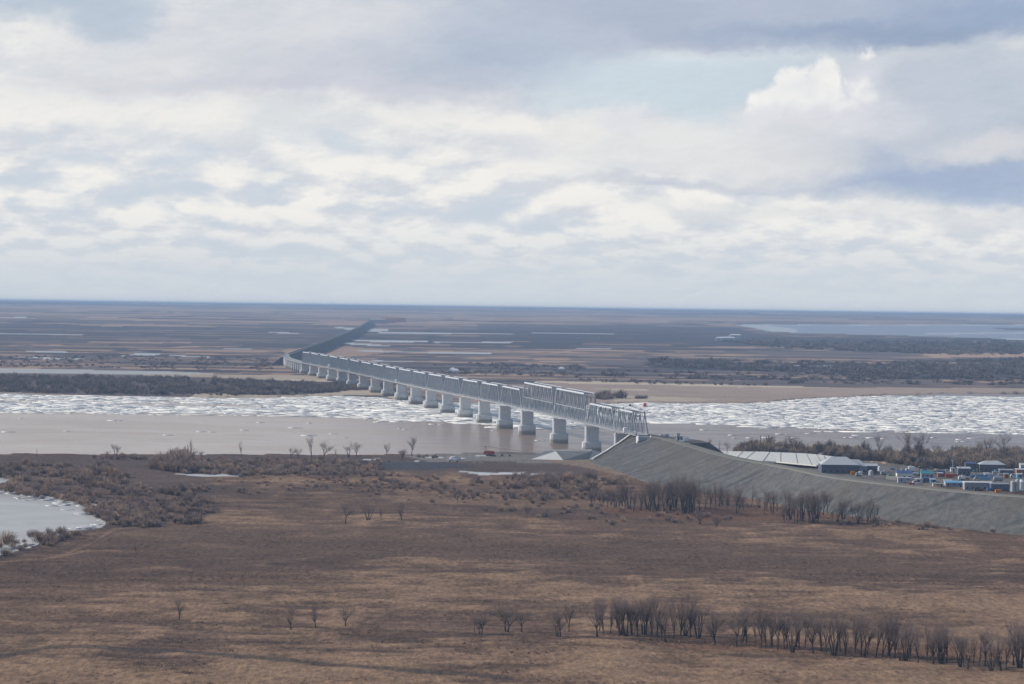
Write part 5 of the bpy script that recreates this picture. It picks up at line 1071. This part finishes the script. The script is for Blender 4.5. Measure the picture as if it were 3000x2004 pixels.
m.build('boom', rb, ce); m = MB(); m.beam((-4.4, 2, 7.6), (16, 1.6, 5.2), .18); m.beam((16, 1.6, 5.2), B1_ + Vector((-1, 0, .5)), .15); m.build('cable', rb, ce)
for a, b_, lab in ((1493, 1337, 'dark small cart below the crane boom'), (1471, 1336, 'dark small cart near the crane cab')):
    e = empty('hand_cart', P(a, b_, 2.2), 0, lab, 'cart'); MB().box(-1, 1, 0, 1.2, .6, 1.3).build('tray', darkm, e); wheels(e, (-.5, .5), .05, 1.15, .32)
def rocks(px, py, n, label, s0=.7):
    e = empty('rubble_pile', P(px, py, 2.2), 0, label, 'rubble'); m = MB()
    for i in range(n):
        x, y, s_ = YR.uniform(-4, 4), YR.uniform(-2, 2), YR.uniform(.3, 1) * s0; m.prism([(x + math.cos(k) * s_ * YR.uniform(.7, 1.2), y + math.sin(k) * s_) for k in (0, 1.1, 2.2, 3.3, 4.4, 5.4)], -.2, s_ * .8, [(x + math.cos(k) * s_ * .6, y + math.sin(k) * s_ * .6) for k in (0, 1.1, 2.2, 3.3, 4.4, 5.4)])
    o = m.build('stone', M_('pale_stone', (.34, .33, .31)), e); o['kind'] = 'stuff'
rocks(1515, 1352, 26, 'scattered pale rubble on the gravel left of the concrete berm'); rocks(1400, 1356, 18, 'scattered pale rubble right of the helicopter'); rocks(1470, 1347, 14, 'thin scatter of pale stones below the crane')
rocks(2645, 1497, 3, 'white rock at the foot of the embankment above the dry clearing', 1.2); rocks(2870, 1521, 4, 'flat white rock at the foot of the embankment on the right', 1.3)
# small things out on the river and far away
bt = empty('work_boat', P(1890, 1192, 0), .1, 'small bright red boat among the ice right of the bridge end', 'boat')
MB().hexa([(-2.6, -1, 0), (2.2, -1, 0), (2.2, 1, 0), (-2.6, 1, 0)], [(-3, -1.2, 1.2), (3.2, -1.2, 1.2), (3.2, 1.2, 1.2), (-3, 1.2, 1.2)]).build('hull', red, bt); MB().box(-1.8, 1.4, -.9, .9, 1.201, 4.2).build('cabin', red, bt)
bt = empty('work_boat', P(1847, 1191, 0), .1, 'small dark boat among the ice just right of the truss', 'boat')
MB().hexa([(-2.8, -1, 0), (2.8, -1, 0), (2.8, 1, 0), (-2.8, 1, 0)], [(-3.2, -1.2, 1.), (3.6, -1.2, 1.), (3.6, 1.2, 1.), (-3.2, 1.2, 1.)]).build('hull', M_('dark_hull', (.08, .09, .08)), bt); MB().box(-1.6, .8, -.8, .8, 1.001, 2.6).build('cabin', M_('dark_hull', (.08, .09, .08)), bt)
FB = [(2135, 1000, 40, 14, 10, 'pale building group far off below the left end of the lake', lgr, wh), (2113, 998, 30, 12, 8, 'low pale building left of the far pale group', lgr, wh), (2155, 996, 34, 14, 14, 'tallest pale building in the far group by the lake', lgr, wh), (1326, 1090, 10, 8, 4, 'tiny white house in the far scrub beyond the truss, left one', wh, wh), (1334, 1093, 12, 8, 4, 'tiny white house in the far scrub beyond the truss, right one', wh, wh),
      (1128, 946, 90, 30, 16, 'long pinkish building at the far end of the causeway', M_('pinkish_wall', (.40, .26, .24)), rust), (1150, 944, 110, 30, 18, 'distant pink roofed building right of the causeway end', M_('pinkish_wall', (.40, .26, .24)), rust), (1105, 948, 70, 26, 16, 'distant blue grey building beside the causeway end', gry, pblue), (1645, 1089, 10, 7, 5, 'tiny pale shed on the far bank above the tall truss', lgr, wh)]
for a, b_, w, d_, h_, lab, w_, r_ in FB: house(a, b_, w, d_, h_, w_, r_, lab, 0, 3., 'hip', z=.8, nwin=4, name='distant_building')
#==END==


# ------------------------------------------------------------------ haze
def build_haze():
    me = bpy.data.meshes.new('haze'); bm = bmesh.new(); bmesh.ops.create_cube(bm, size=1); bm.to_mesh(me); bm.free()
    o = bpy.data.objects.new('haze', me); COL.objects.link(o); o['kind'] = 'stuff'
    # the air lies along the curve of the plain, so the box tips down with it
    tip = math.sqrt(2 * H / RE); ln = 48000.; th = 210.
    o.scale = (62000, ln, th); o.rotation_euler = (-tip, 0, 0)
    cy = ln / 2 - 1500; o.location = (0, cy, 137. - cy * math.tan(tip) - th / 2)
    m = bpy.data.materials.new('air'); m.use_nodes = True; N = NT(m.node_tree)
    v = N.n('ShaderNodeVolumePrincipled'); v.inputs['Color'].default_value = (.49, .69, 1., 1); v.inputs['Density'].default_value = HAZE; v.inputs['Anisotropy'].default_value = 0.
    out = N.n('ShaderNodeOutputMaterial'); N.put(out.inputs['Volume'], v.outputs[0]); me.materials.append(m)
HAZE = 5.6e-5
build_haze()
